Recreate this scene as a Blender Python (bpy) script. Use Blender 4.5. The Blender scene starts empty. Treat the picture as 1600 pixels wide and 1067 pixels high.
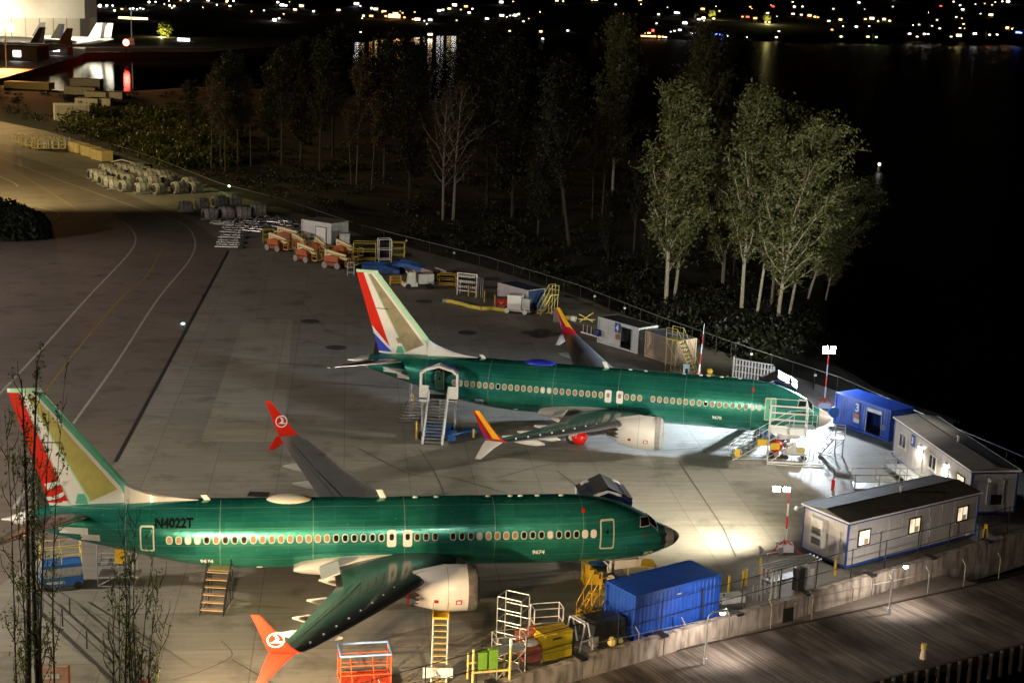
import bpy, bmesh, math, random
import numpy as np
from mathutils import Vector, Matrix, Euler
R=math.radians
S=bpy.context.scene
C=S.collection
# ---------------------------------------------------------------- camera
CF,CP,CR,CH=2345.52,.2272,.0368,33.7475      # focal in photo px, pitch down, roll, height
cam=bpy.data.objects.new('camera',bpy.data.cameras.new('camera')); C.objects.link(cam)
cam.data.sensor_width=36; cam.data.lens=36*CF/1600
cam.matrix_world=Matrix.Translation((0,0,CH))@Matrix.Rotation(math.pi/2-CP,4,'X')@Matrix.Rotation(CR,4,'Z')
cam.data.clip_start=1; cam.data.clip_end=20000
S.camera=cam
S.view_settings.view_transform='Standard'; S.view_settings.look='None'; S.view_settings.exposure=1.2; S.view_settings.gamma=1
# ---------------------------------------------------------------- world: night sky
W=bpy.data.worlds.new('World'); S.world=W; W.use_nodes=True
nt=W.node_tree; bg=nt.nodes['Background']
sky=nt.nodes.new('ShaderNodeTexSky'); sky.sky_type='NISHITA'; sky.sun_disc=False; sky.sun_elevation=R(-7); sky.sun_rotation=R(200)
nt.links.new(sky.outputs[0],bg.inputs[0]); bg.inputs[1].default_value=.10
try:
    S.cycles.max_bounces=6; S.cycles.transparent_max_bounces=8
    S.cycles.sample_clamp_indirect=4
except Exception: pass
# ---------------------------------------------------------------- lights of the place, plus an added apron fill (masts built below)
def spot(name,loc,target,power,col,cone=150,blend=.6,rad=.25):
    l=bpy.data.lights.new(name,'SPOT'); l.energy=power; l.color=col; l.spot_size=R(cone); l.spot_blend=blend; l.shadow_soft_size=rad
    o=bpy.data.objects.new(name,l); C.objects.link(o); o.location=loc
    o.rotation_euler=(Vector(target)-Vector(loc)).to_track_quat('-Z','Y').to_euler()
    return o
WARM=(1,.80,.50); WHITE=(.80,.88,1); SODIUM=(1,.62,.22); NEUT=(1,.92,.76)
TOWER=(27.0,124.6,5.3); TOWER2=(17.3,89.6,4.4)
spot('tower_light_a',(TOWER[0]-.6,TOWER[1]-.9,TOWER[2]-.1),(-12,108,1.8),42000,(.74,.86,1),142,blend=1)
spot('tower_light_d',(TOWER[0]-.2,TOWER[1]-.9,TOWER[2]-.1),(24,113,0),3600,(.80,.89,1),150,blend=.8)
spot('tower_light_b',(TOWER[0]-.2,TOWER[1]+.9,TOWER[2]+.1),(14,165,19),18000,(1,.97,.74),85,blend=.7)
spot('tower_light_c',(TOWER2[0]-.55,TOWER2[1]-.1,TOWER2[2]-.1),(6,102,3.2),17000,(1,.89,.66),172,blend=1)
spot('flood_a',(-13.3,56,4.6),(-3,80,2.2),38000,(1,.70,.37),90,blend=.5)
spot('flood_b',(-34,60,7.0),(-20,79,4),6500,(1,.82,.52),150)
spot('flood_c',(2,46,9.0),(-4,95,3),6500,(1,.84,.60),120)
spot('high_mast_a',(-62,70,20),(-10,114,0),66000,(1,.86,.68),116,blend=.8,rad=.5)
spot('high_mast_b',(-90,215,16),(-75,258,0),52000,(1,.78,.34),112,rad=.5)
spot('high_mast_c',(12,18,22),(28,84,0),3800,(1,.76,.66),130,rad=.5)
spot('high_mast_d',(-105,150,22),(-55,150,0),78000,(1,.81,.68),108,blend=.7,rad=.5)
spot('apron_fill_added',(52,112,15),(3,103,0),75000,(1,.91,.76),32,blend=.9,rad=.5)  # unseen fill from the right, added to even out the apron light
# ---------------------------------------------------------------- helpers
def G(px,py,z=0.):
    u,v=px-800,py-533.5
    cr,sr=math.cos(CR),math.sin(CR); a=u*cr+v*sr; b=-u*sr+v*cr
    cp,sp=math.cos(CP),math.sin(CP)
    d=(a,CF*cp-b*sp,-CF*sp-b*cp); t=(z-CH)/d[2]
    return Vector((d[0]*t,d[1]*t,z))
def GY(px,py,Y):
    u,v=px-800,py-533.5
    cr,sr=math.cos(CR),math.sin(CR); a=u*cr+v*sr; b=-u*sr+v*cr
    cp,sp=math.cos(CP),math.sin(CP)
    d=(a,CF*cp-b*sp,-CF*sp-b*cp); t=Y/d[1]
    return Vector((d[0]*t,Y,CH+d[2]*t))
def head(a,b): return math.atan2(b[1]-a[1],b[0]-a[0])
MATS={}
def M(name,col,rough=.6,metal=0,var=.0,scale=3.,bump=0.,emit=0,coat=0,stretch=None,col2=None,spec=.5):
    if name in MATS: return MATS[name]
    m=bpy.data.materials.new(name); m.use_nodes=True; n=m.node_tree; b=n.nodes['Principled BSDF']
    b.inputs['Base Color'].default_value=(*col,1); b.inputs['Roughness'].default_value=rough; b.inputs['Metallic'].default_value=metal
    b.inputs['Specular IOR Level'].default_value=spec
    if coat: b.inputs['Coat Weight'].default_value=coat; b.inputs['Coat Roughness'].default_value=.12
    if emit:
        b.inputs['Emission Color'].default_value=(*col,1); b.inputs['Emission Strength'].default_value=emit
    if var or bump:
        tc=n.nodes.new('ShaderNodeTexCoord'); mp=n.nodes.new('ShaderNodeMapping'); nz=n.nodes.new('ShaderNodeTexNoise')
        nz.inputs['Scale'].default_value=scale; nz.inputs['Detail'].default_value=6; nz.inputs['Roughness'].default_value=.65
        n.links.new(tc.outputs['Object'],mp.inputs[0]); n.links.new(mp.outputs[0],nz.inputs['Vector'])
        if stretch: mp.inputs['Scale'].default_value=stretch
        if var:
            rp=n.nodes.new('ShaderNodeValToRGB'); rp.color_ramp.elements[0].position=.32; rp.color_ramp.elements[1].position=.68
            c2=col2 or tuple(max(0,c*(1-var)) for c in col)
            rp.color_ramp.elements[0].color=(*c2,1); rp.color_ramp.elements[1].color=(*[min(1,c*(1+var*.35)) for c in col],1)
            n.links.new(nz.outputs['Fac'],rp.inputs[0]); n.links.new(rp.outputs[0],b.inputs['Base Color'])
        if bump:
            bp=n.nodes.new('ShaderNodeBump'); bp.inputs['Strength'].default_value=bump; bp.inputs['Distance'].default_value=.05
            n.links.new(nz.outputs['Fac'],bp.inputs['Height']); n.links.new(bp.outputs[0],b.inputs['Normal'])
    MATS[name]=m; return m
class MB:
    def __init__(s): s.v=[]; s.f=[]
    def add(s,vs,fs):
        k=len(s.v); s.v+= [tuple(v) for v in vs]; s.f+=[tuple(i+k for i in f) for f in fs]; return s
    def box(s,a,b,mat=None):
        x0,y0,z0=a; x1,y1,z1=b
        vs=[(x,y,z) for z in (z0,z1) for y in (y0,y1) for x in (x0,x1)]
        if mat is not None: vs=[mat@Vector(v) for v in vs]
        return s.add(vs,[(0,2,3,1),(4,5,7,6),(0,1,5,4),(1,3,7,5),(3,2,6,7),(2,0,4,6)])
    def tube(s,p,q,r,r2=None,n=6,cap=True):
        p,q=Vector(p),Vector(q); d=q-p
        if d.length<1e-6: return s
        r2=r if r2 is None else r2
        u=d.orthogonal().normalized(); w=d.normalized().cross(u)
        vs=[]
        for c,rr in ((p,r),(q,r2)):
            for i in range(n):
                t=2*math.pi*i/n+math.pi/n; vs.append(c+u*(rr*math.cos(t))+w*(rr*math.sin(t)))
        fs=[(i,(i+1)%n,n+(i+1)%n,n+i) for i in range(n)]
        if cap: fs+=[tuple(range(n-1,-1,-1)),tuple(range(n,2*n))]
        return s.add(vs,fs)
    def path(s,pts,r,n=6,r2=None):
        for i in range(len(pts)-1): s.tube(pts[i],pts[i+1],r,n=n)
        return s
    def loft(s,rings,cap=True):
        n=len(rings[0]); vs=[v for r in rings for v in r]; fs=[]
        for k in range(len(rings)-1):
            for i in range(n): fs.append((k*n+i,k*n+(i+1)%n,(k+1)*n+(i+1)%n,(k+1)*n+i))
        if cap: fs+=[tuple(range(n-1,-1,-1)),tuple(range((len(rings)-1)*n,len(rings)*n))]
        return s.add(vs,fs)
    def prism(s,poly,z0,z1):      # plan polygon extruded in z
        n=len(poly); vs=[(p[0],p[1],z0) for p in poly]+[(p[0],p[1],z1) for p in poly]
        return s.add(vs,[tuple(range(n-1,-1,-1)),tuple(range(n,2*n))]+[(i,(i+1)%n,n+(i+1)%n,n+i) for i in range(n)])
    def slab(s,poly3,d):          # 3d polygon thickened by vector d
        d=Vector(d); n=len(poly3); vs=[Vector(p) for p in poly3]+[Vector(p)+d for p in poly3]
        return s.add(vs,[tuple(range(n-1,-1,-1)),tuple(range(n,2*n))]+[(i,(i+1)%n,n+(i+1)%n,n+i) for i in range(n)])
    def ball(s,c,r,n=10,m=7,sc=(1,1,1)):
        vs=[];fs=[]
        for j in range(m+1):
            a=math.pi*j/m
            for i in range(n):
                b=2*math.pi*i/n; vs.append((c[0]+r*sc[0]*math.sin(a)*math.cos(b),c[1]+r*sc[1]*math.sin(a)*math.sin(b),c[2]+r*sc[2]*math.cos(a)))
        for j in range(m):
            for i in range(n): fs.append((j*n+i,(j+1)*n+i,(j+1)*n+(i+1)%n,j*n+(i+1)%n))
        return s.add(vs,fs)
    def mesh(s,name,mat,smooth=False):
        me=bpy.data.meshes.new(name); me.from_pydata(s.v,[],s.f); 
        if mat: me.materials.append(mat)
        if smooth:
            me.polygons.foreach_set('use_smooth',[True]*len(me.polygons))
        me.validate(); me.update(); return me
    def obj(s,name,mat,parent=None,smooth=False,recalc=True):
        me=s.mesh(name,mat,smooth)
        if recalc and len(me.polygons)<60000:
            b=bmesh.new(); b.from_mesh(me); bmesh.ops.recalc_face_normals(b,faces=b.faces); b.to_mesh(me); b.free()
        if smooth:
            try: me.set_sharp_from_angle(angle=R(42))
            except Exception: pass
        o=bpy.data.objects.new(name,me); C.objects.link(o)
        if parent is not None: o.parent=parent
        return o
def tag(o,label,cat,group=None,kind=None):
    o['label']=label; o['category']=cat
    if group: o['group']=group
    if kind: o['kind']=kind
    return o
def thing(name,label,cat,loc=(0,0,0),rz=0,group=None):
    o=bpy.data.objects.new(name,None); C.objects.link(o); o.empty_display_size=.5
    o.location=loc; o.rotation_euler=(0,0,rz); return tag(o,label,cat,group)
def struct(o): o['kind']='structure'; return o
def dup(root,loc,rz=None,label=None,group=None,sc=None):
    r=root.copy(); C.objects.link(r); r.location=loc
    if rz is not None: r.rotation_euler=(0,0,rz)
    if sc is not None: r.scale=(sc,sc,sc)
    if label: r['label']=label
    if group: r['group']=group
    for ch in list(root.children):
        c=ch.copy(); C.objects.link(c); c.parent=r
        for g in list(ch.children):
            d=g.copy(); C.objects.link(d); d.parent=c
    return r
ORD=['first','second','third','fourth','fifth','sixth','seventh','eighth','ninth','tenth','eleventh','twelfth','thirteenth','fourteenth']
def textmesh(body,size,bold=0.):
    cu=bpy.data.curves.new('t','FONT'); cu.body=body; cu.size=size; cu.offset=bold; cu.align_x='CENTER'; cu.align_y='CENTER'; cu.resolution_u=3
    o=bpy.data.objects.new('t',cu); C.objects.link(o); bpy.context.view_layer.update()
    me=o.evaluated_get(bpy.context.evaluated_depsgraph_get()).to_mesh()
    vs=[tuple(v.co) for v in me.vertices]; fs=[tuple(p.vertices) for p in me.polygons]
    bpy.data.objects.remove(o); bpy.data.curves.remove(cu); return vs,fs
def texton(body,size,origin,ux,uz,mat,parent=None,name='lettering',bold=.01):
    vs,fs=textmesh(body,size,bold); ux,uz,o=Vector(ux).normalized(),Vector(uz).normalized(),Vector(origin)
    return MB().add([o+ux*v[0]+uz*v[1] for v in vs],fs).obj(name,mat,parent,recalc=False)
# ---------------------------------------------------------------- materials
white=M('white_paint',(.75,.76,.76),.45,var=.12,scale=1.2); offw=M('old_white_paint',(.6,.6,.58),.5,var=.25,scale=2)
steel=M('galvanised_steel',(.5,.52,.54),.4,.6,var=.25,scale=6); alu=M('aluminium',(.7,.71,.72),.35,.7,var=.15,scale=5)
dark=M('dark_steel',(.03,.032,.035),.5,.4); rubber=M('rubber',(.02,.02,.02),.8); black=M('black',(.01,.01,.01),.6)
yellow=M('yellow_paint',(.75,.48,.03),.45,var=.2,scale=4); yel2=M('pale_yellow_paint',(.72,.6,.2),.5,var=.25,scale=4)
blue=M('blue_paint',(.015,.075,.42),.4,var=.25,scale=1.5); blueeq=M('equipment_blue',(.02,.12,.42),.45,var=.2,scale=4); navy=M('navy_canvas',(.02,.035,.20),.6,var=.4,scale=3,bump=.3)
orange=M('orange_paint',(.42,.10,.025),.45,var=.25,scale=4); red=M('red_paint',(.6,.02,.02),.4,var=.2,scale=3)
glassd=M('dark_glass',(.01,.012,.015),.06,spec=.8); greyc=M('grey_canvas',(.28,.28,.29),.8,var=.35,scale=5,bump=.4)
wood=M('timber',(.5,.38,.16),.7,var=.3,scale=3,stretch=(1,1,6)); lime=M('lime_green_paint',(.16,.34,.04),.45,var=.2)
lampw=M('lamp_glow',(1,.97,.92),emit=60); lampcool=M('cool_lamp_glow',(.85,.92,1),emit=140)
# ================================================================ SETTING
def ground_mat(name,c1,c2,joint=True,jc=(.03,.03,.028),rot=6.5,bw=4.6,bh=4.6,streak=6,rough=.7,asph=False):
    m=bpy.data.materials.new(name); m.use_nodes=True; n=m.node_tree; L=n.links; b=n.nodes['Principled BSDF']
    tc=n.nodes.new('ShaderNodeTexCoord'); mp=n.nodes.new('ShaderNodeMapping'); mp.inputs['Rotation'].default_value=(0,0,R(-rot)); L.new(tc.outputs['Object'],mp.inputs[0])
    def noise(sc,stretch=None,det=6):
        z=n.nodes.new('ShaderNodeTexNoise'); z.inputs['Scale'].default_value=sc; z.inputs['Detail'].default_value=det; z.inputs['Roughness'].default_value=.65
        if stretch:
            q=n.nodes.new('ShaderNodeMapping'); q.inputs['Scale'].default_value=stretch; L.new(mp.outputs[0],q.inputs[0]); L.new(q.outputs[0],z.inputs['Vector'])
        else: L.new(mp.outputs[0],z.inputs['Vector'])
        return z
    def ramp(src,a,ca,bb,cb):
        r=n.nodes.new('ShaderNodeValToRGB'); e=r.color_ramp.elements; e[0].position=a; e[0].color=(*ca,1); e[1].position=bb; e[1].color=(*cb,1); L.new(src,r.inputs[0]); return r
    def mix(a,bb,f,mode='MULTIPLY'):
        x=n.nodes.new('ShaderNodeMix'); x.data_type='RGBA'; x.blend_type=mode; 
        if isinstance(f,float): x.inputs['Factor'].default_value=f
        else: L.new(f,x.inputs['Factor'])
        L.new(a,x.inputs['A']); L.new(bb,x.inputs['B']); return x.outputs['Result']
    big=ramp(noise(.09).outputs['Fac'],.35,c2,.65,c1)
    st=ramp(noise(1.3,(.14,1.6,1)).outputs['Fac'],.35,(.72,.72,.72),.62,(1,1,1))
    fine=ramp(noise(9).outputs['Fac'],.3,(.8,.8,.8),.7,(1.05,1.05,1.05))
    stain=ramp(noise(.33,None,9).outputs['Fac'],.33,(.50,.48,.45),.47,(1,1,1))
    col=mix(big.outputs[0],st.outputs[0],.75); col=mix(col,fine.outputs[0],.8); col=mix(col,stain.outputs[0],.75)
    if joint:
        br=n.nodes.new('ShaderNodeTexBrick'); br.offset=0; br.inputs['Scale'].default_value=1; br.inputs['Brick Width'].default_value=bw; br.inputs['Row Height'].default_value=bh
        br.inputs['Mortar Size'].default_value=.035; br.inputs['Mortar Smooth'].default_value=.3
        br.inputs['Color1'].default_value=(1,1,1,1); br.inputs['Color2'].default_value=(.80,.80,.78,1); br.inputs['Mortar'].default_value=(.55,.54,.52,1)
        L.new(mp.outputs[0],br.inputs['Vector']); col=mix(col,br.outputs['Color'],.9)
    L.new(col,b.inputs['Base Color']); b.inputs['Roughness'].default_value=rough
    bp=n.nodes.new('ShaderNodeBump'); bp.inputs['Strength'].default_value=.35; bp.inputs['Distance'].default_value=.03
    L.new(noise(14).outputs['Fac'],bp.inputs['Height']); L.new(bp.outputs[0],b.inputs['Normal'])
    return m
def sheet(name,pts,z,mat,label=None,th=0):
    m=MB(); poly=[(p[0],p[1]) for p in pts]
    if th: m.prism(poly,z-th,z)
    else: m.add([(x,y,z) for x,y in poly],[tuple(range(len(poly)))])
    o=m.obj(name,mat)
    if not th and o.data.polygons[0].normal.z<0: o.data.flip_normals()
    return struct(o)
apron_m=ground_mat('apron_concrete',(.30,.285,.25),(.24,.23,.205))
road_m=ground_mat('taxiway_asphalt',(.19,.16,.14),(.145,.122,.105),joint=False)
patch_m=ground_mat('pale_concrete',(.36,.34,.28),(.31,.29,.24),bw=6,bh=9)
# water: one sheet to the horizon
wm=bpy.data.materials.new('water'); wm.use_nodes=True; n=wm.node_tree; b=n.nodes['Principled BSDF']
b.inputs['Base Color'].default_value=(.002,.0025,.003,1); b.inputs['Roughness'].default_value=.06; b.inputs['IOR'].default_value=1.33
tc=n.nodes.new('ShaderNodeTexCoord'); mp=n.nodes.new('ShaderNodeMapping'); mp.inputs['Scale'].default_value=(.5,1.2,1); nz=n.nodes.new('ShaderNodeTexNoise'); nz.inputs['Scale'].default_value=.5; nz.inputs['Detail'].default_value=3
bp=n.nodes.new('ShaderNodeBump'); bp.inputs['Strength'].default_value=.12; bp.inputs['Distance'].default_value=.25
n.links.new(tc.outputs['Object'],mp.inputs[0]); n.links.new(mp.outputs[0],nz.inputs['Vector']); n.links.new(nz.outputs['Fac'],bp.inputs['Height']); n.links.new(bp.outputs[0],b.inputs['Normal'])
sx=n.nodes.new('ShaderNodeSeparateXYZ'); n.links.new(tc.outputs['Object'],sx.inputs[0]); mr=n.nodes.new('ShaderNodeMapRange'); mr.inputs['From Min'].default_value=-60; mr.inputs['From Max'].default_value=10; mr.inputs['To Min'].default_value=.05; mr.inputs['To Max'].default_value=.36
n.links.new(sx.outputs['X'],mr.inputs['Value']); n.links.new(mr.outputs['Result'],b.inputs['Roughness'])
sheet('water',[(-7000,-200),(7000,-200),(7000,9000),(-7000,9000)],-2.2,wm)
# apron edge follows the back fence
fence_line=[G(-200,150),G(60,205),G(175,240),G(240,262),G(345,305),G(440,330),G(560,372),G(760,425),G(900,470),G(1030,523),G(1130,560),G(1310,622),G(1460,692),G(1640,772)]
edge=[p+Vector((1.2,1.2,0)) for p in fence_line]
sw0,sw1=Vector((-14,59.2,0)),Vector((60,113.6,0)); swd=(sw1-sw0).normalized(); swn=Vector((swd.y,-swd.x,0))   # sea wall line, normal towards camera
apron_poly=[(-400,30),(-45,30),(-16,57.7)]+[(sw0.x,sw0.y),(sw1.x,sw1.y)]+[(p.x,p.y) for p in reversed(edge)]+[(-400,edge[0].y)]
apron=sheet('apron',apron_poly,0,apron_m,th=2.5)
# taxiway asphalt west of the drain
d0,d1=G(120,832),G(357,388)
road_poly=[(-300,60),(d0.x-6,60),(d0.x,d0.y),(d1.x,d1.y),G(300,345)[:2],G(190,300)[:2],G(90,262)[:2],G(0,235)[:2],G(-150,200)[:2],(-300,330)]
sheet('taxiway',road_poly,.004,road_m)
sheet('pale_area',[G(380,500),G(457,500),G(443,690),G(314,690)],.006,patch_m)  # quad of lighter tone laid over the apron
def ribbon(name,pts,w,mat,z=.010):
    pts=[Vector((p[0],p[1],0)) for p in pts]; m=MB(); n=len(pts); vs=[]
    for i in range(n):
        a=pts[max(0,i-1)]; c=pts[min(n-1,i+1)]; t=(c-a).normalized(); nn=Vector((-t.y,t.x,0))*w/2
        vs+=[(pts[i].x+nn.x,pts[i].y+nn.y,z),(pts[i].x-nn.x,pts[i].y-nn.y,z)]
    m.add(vs,[(2*i,2*i+1,2*i+3,2*i+2) for i in range(n-1)])
    o=m.obj(name,mat)
    if o.data.polygons[0].normal.z<0: o.data.flip_normals()
    return struct(o)
def curve(px):   # smooth a pixel polyline into ground points
    P=[G(*p) for p in px]; out=[]
    for i in range(len(P)-1):
        p0=P[max(0,i-1)];p1=P[i];p2=P[i+1];p3=P[min(len(P)-1,i+2)]
        for k in range(8):
            t=k/8; out.append(.5*((2*p1)+(-p0+p2)*t+(2*p0-5*p1+4*p2-p3)*t*t+(-p0+3*p1-3*p2+p3)*t**3))
    out.append(P[-1]); return out
wl=M('worn_white_marking',(.42,.41,.38),.7,var=.5,scale=3); yl=M('worn_yellow_marking',(.30,.22,.06),.7,var=.6,scale=3)
trench=M('drain_slot',(.008,.008,.008),.7); tar=M('tar_seal',(.06,.055,.05),.6,var=.4)
ribbon('taxiway_marking',curve([(-30,222),(0,245),(75,275),(150,302),(230,330),(285,350),(304,374),(297,405),(247,467),(180,570),(112,665),(20,795)]),.22,wl)
ribbon('taxiway_marking',curve([(190,345),(205,358),(212,374),(200,398),(135,467),(70,540),(0,615),(-60,680)]),.22,wl)
ribbon('taxiway_marking',curve([(-20,253),(20,268),(60,290),(125,330)]),.3,yl)
ribbon('taxiway_marking',curve([(255,385),(230,430),(188,467),(110,560),(30,670)]),.2,yl)
ribbon('taxiway_marking',curve([(-10,272),(20,285),(28,292)]),.25,wl)
ribbon('taxiway_marking',curve([(60,324),(88,331),(90,340),(68,352)]),.25,wl)
for pts in ([(-10,150),(25,153),(44,160),(30,172),(-10,185)],[(-10,156),(15,157),(22,163),(-10,172)]): ribbon('taxiway_marking',curve(pts),.8,wl)
ribbon('drain',[G(357,392),G(180,722)],.3,trench,.014); ribbon('drain',[G(316,462),G(322,462)],1,trench,.016)
ribbon('concrete_joint',curve([(455,820),(560,795),(700,770)]),.12,tar)
ribbon('concrete_joint',[G(1060,720),G(1130,825),G(1150,870)],.10,tar); ribbon('concrete_joint',[G(870,735),G(1000,835)],.08,tar)
for k,pts in enumerate([[(270,1062),(310,1050),(355,1030),(362,1018),(345,1000)],[(362,1030),(400,1052),(440,1075)],[(560,700),(640,740),(700,745),(790,770)],[(700,820),(690,760),(655,700)],[(250,560),(330,580),(420,566)],[(905,660),(1000,700),(1090,700)],[(470,470),(520,520),(600,530)]]): ribbon('concrete_crack',curve(pts),.05+.02*(k%3),tar,.012)
tyre=M('tyre_mark',(.17,.16,.145),.75,var=.35,scale=1.2)
for k,pts in enumerate([[(780,745),(900,720),(1060,735)],[(560,1010),(700,975),(900,965)]]): ribbon('tyre_mark',curve(pts),.22,tyre,.008)
ribbon('apron_marking',[G(300,925),G(440,950)],.10,yl); ribbon('apron_marking',[G(360,945),G(470,950)],.10,yl)
ribbon('apron_marking',[G(850,942),G(900,941)],.08,yl)
for i,(x,y) in enumerate([(525,543),(484,502),(828,520),(848,517),(862,522),(842,525),(662,471),(730,478),(730,520)]):
    p=G(x,y); sheet('drain_cover',[(p.x+1.0*math.cos(a),p.y+1.0*math.sin(a)) for a in np.linspace(0,2*math.pi,13)[:-1]],.018,tar)
p=G(404,772); sheet('drain_cover',[(p.x-.7,p.y-.5),(p.x+.7,p.y-.5),(p.x+.7,p.y+.5),(p.x-.7,p.y+.5)],.02,trench)
# wooded spit beyond the fence
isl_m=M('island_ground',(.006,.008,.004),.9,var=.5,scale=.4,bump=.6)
far_edge=[G(-250,118,-2),G(120,152,-2),G(190,150,-2),G(330,140,-2),G(520,150,-2),G(720,170,-2),G(950,215,-2),G(1100,270,-2),G(1250,370,-2),G(1310,440,-2),G(1290,520,-2),G(1262,570,-2),G(1345,628,-2),G(1500,700,-2)]
isl=[(p.x,p.y) for p in edge[:-1]]+[(p.x,p.y) for p in reversed(far_edge)]
o=MB(); random.seed(5)
nI=14; rows=[]
def lerp_line(L,t):
    k=t*(len(L)-1); i=min(int(k),len(L)-2); return L[i].lerp(L[i+1],k-i)
for j in range(nI+1):
    row=[]
    for i in range(61):
        a=lerp_line(edge[:-1],i/60); c=lerp_line(far_edge,i/60); q=a.lerp(c,j/nI); w=j/nI
        q.z=-.06+.9*math.sin(math.pi*w)*random.uniform(.5,1.2)-(2.6 if j==nI else 0); row.append(q)
    rows.append(row)
vs=[v for r in rows for v in r]; fs=[(j*61+i,j*61+i+1,(j+1)*61+i+1,(j+1)*61+i) for j in range(nI) for i in range(60)]
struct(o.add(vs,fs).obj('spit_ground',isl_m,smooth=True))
def on_spit(px,py):
    p=G(px,py); return Vector((p.x,p.y,.1))
# far land and hill
land_m=M('far_ground',(.02,.022,.02),.9,var=.5,scale=.01)
shore=[G(-400,60,-2),G(-60,72,-2),G(130,90,-2),G(330,88,-2),G(480,76,-2),G(600,63,-2),G(680,57,-2),G(1000,62,-2),G(1250,66,-2),G(1400,63,-2),G(1700,66,-2)]
D0,DZ=1000,.052
def hz(x,y): return max(-1.2,(math.hypot(x,y)-1500)*.045) if math.hypot(x,y)>1500 else -1.2
m=MB(); NX=60; vs=[]
for j in range(16):
    for i in range(NX):
        a=lerp_line(shore,i/(NX-1)); dr=Vector((a.x,a.y,0)).normalized(); q=Vector((a.x,a.y,0))+dr*(j/15)**1.6*3500
        q.z=hz(q.x,q.y)-((abs(5*math.sin(i*.7+j))*(j/15)+.6 if math.hypot(q.x,q.y)>1600 else .3) if j else 1.4); vs.append(q)
struct(m.add(vs,[(j*NX+i,j*NX+i+1,(j+1)*NX+i+1,(j+1)*NX+i) for j in range(15) for i in range(NX-1)]).obj('far_hills',land_m,smooth=True))
def far_point(px,py):      # first point of the far land met by the view through this photo position
    Y=400.
    while Y<5000:
        p=GY(px,py,Y)
        if hz(p.x,p.y)>=p.z: return Vector((p.x,p.y,hz(p.x,p.y)))
        Y*=1.004
    p=GY(px,py,3000); return Vector((p.x,p.y,hz(p.x,p.y)))
# ================================================================ AIRLINERS (local frame: +x forward from the nose, +y port, z up)
def pchip(xs,ys):
    xs=np.array(xs,float); ys=np.array(ys,float); h=np.diff(xs); d=np.diff(ys)/h; m=np.zeros(len(xs))
    for i in range(1,len(xs)-1):
        if d[i-1]*d[i]>0: w1=2*h[i]+h[i-1]; w2=h[i]+2*h[i-1]; m[i]=(w1+w2)/(w1/d[i-1]+w2/d[i])
    m[0]=d[0]; m[-1]=d[-1]
    def f(x):
        x=min(max(x,xs[0]),xs[-1]); i=min(int(np.searchsorted(xs,x,side='right'))-1,len(xs)-2); t=(x-xs[i])/h[i]
        return ((2*t**3-3*t**2+1)*ys[i]+(t**3-2*t**2+t)*h[i]*m[i]+(-2*t**3+3*t**2)*ys[i+1]+(t**3-t**2)*h[i]*m[i+1])
    return f
ftop=pchip([0,.08,.3,.8,1.4,1.9,2.4,2.9,3.7,4.5,5.5,7,26,30,33,35,36.5,37.5,38.1],[2.9,3.02,3.19,3.48,3.74,4.15,4.42,4.66,4.98,5.2,5.36,5.46,5.46,5.45,5.4,5.27,5.08,4.86,4.62])
fbot=pchip([0,.08,.4,1.2,2.15,3,4,6,24,26,28,30,32,34,36,37.5,38.1],[2.82,2.68,2.38,2.03,1.72,1.57,1.48,1.44,1.44,1.5,1.74,2.14,2.64,3.14,3.68,4.1,4.3])
fhw=pchip([0,.08,.3,.7,1.2,2,3,4.2,5.5,7,25,27,29,31,33,35,36.5,37.5,38.1],[.04,.2,.42,.68,.92,1.22,1.5,1.70,1.82,1.88,1.88,1.86,1.8,1.66,1.42,1.08,.74,.42,.16])
def fus(s,z,off=0.,side=-1):
    t,b,w=ftop(s),fbot(s),fhw(s); zc=b+.53*(t-b)
    a=(t-zc) if z>zc else (zc-b); k=max(-1,min(1,(z-zc)/a)); y=w*math.sqrt(max(0,1-k*k))
    n=Vector((0,y/(w*w),(z-zc)/(a*a)))
    n=n.normalized() if n.length>0 else Vector((0,1,0))
    p=Vector((-s,(y+n.y*off)*side,z+n.z*off)); return p
def fuspatch(poly,off,nu=6,nv=6,side=-1):   # quad (s,z) x4 laid on the fuselage skin
    m=MB(); vs=[]
    for j in range(nv+1):
        for i in range(nu+1):
            u,v=i/nu,j/nv
            s=(1-u)*(1-v)*poly[0][0]+u*(1-v)*poly[1][0]+u*v*poly[2][0]+(1-u)*v*poly[3][0]
            z=(1-u)*(1-v)*poly[0][1]+u*(1-v)*poly[1][1]+u*v*poly[2][1]+(1-u)*v*poly[3][1]
            vs.append(fus(s,z,off,side))
    return m.add(vs,[(j*(nu+1)+i,j*(nu+1)+i+1,(j+1)*(nu+1)+i+1,(j+1)*(nu+1)+i) for j in range(nv) for i in range(nu)])
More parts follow.
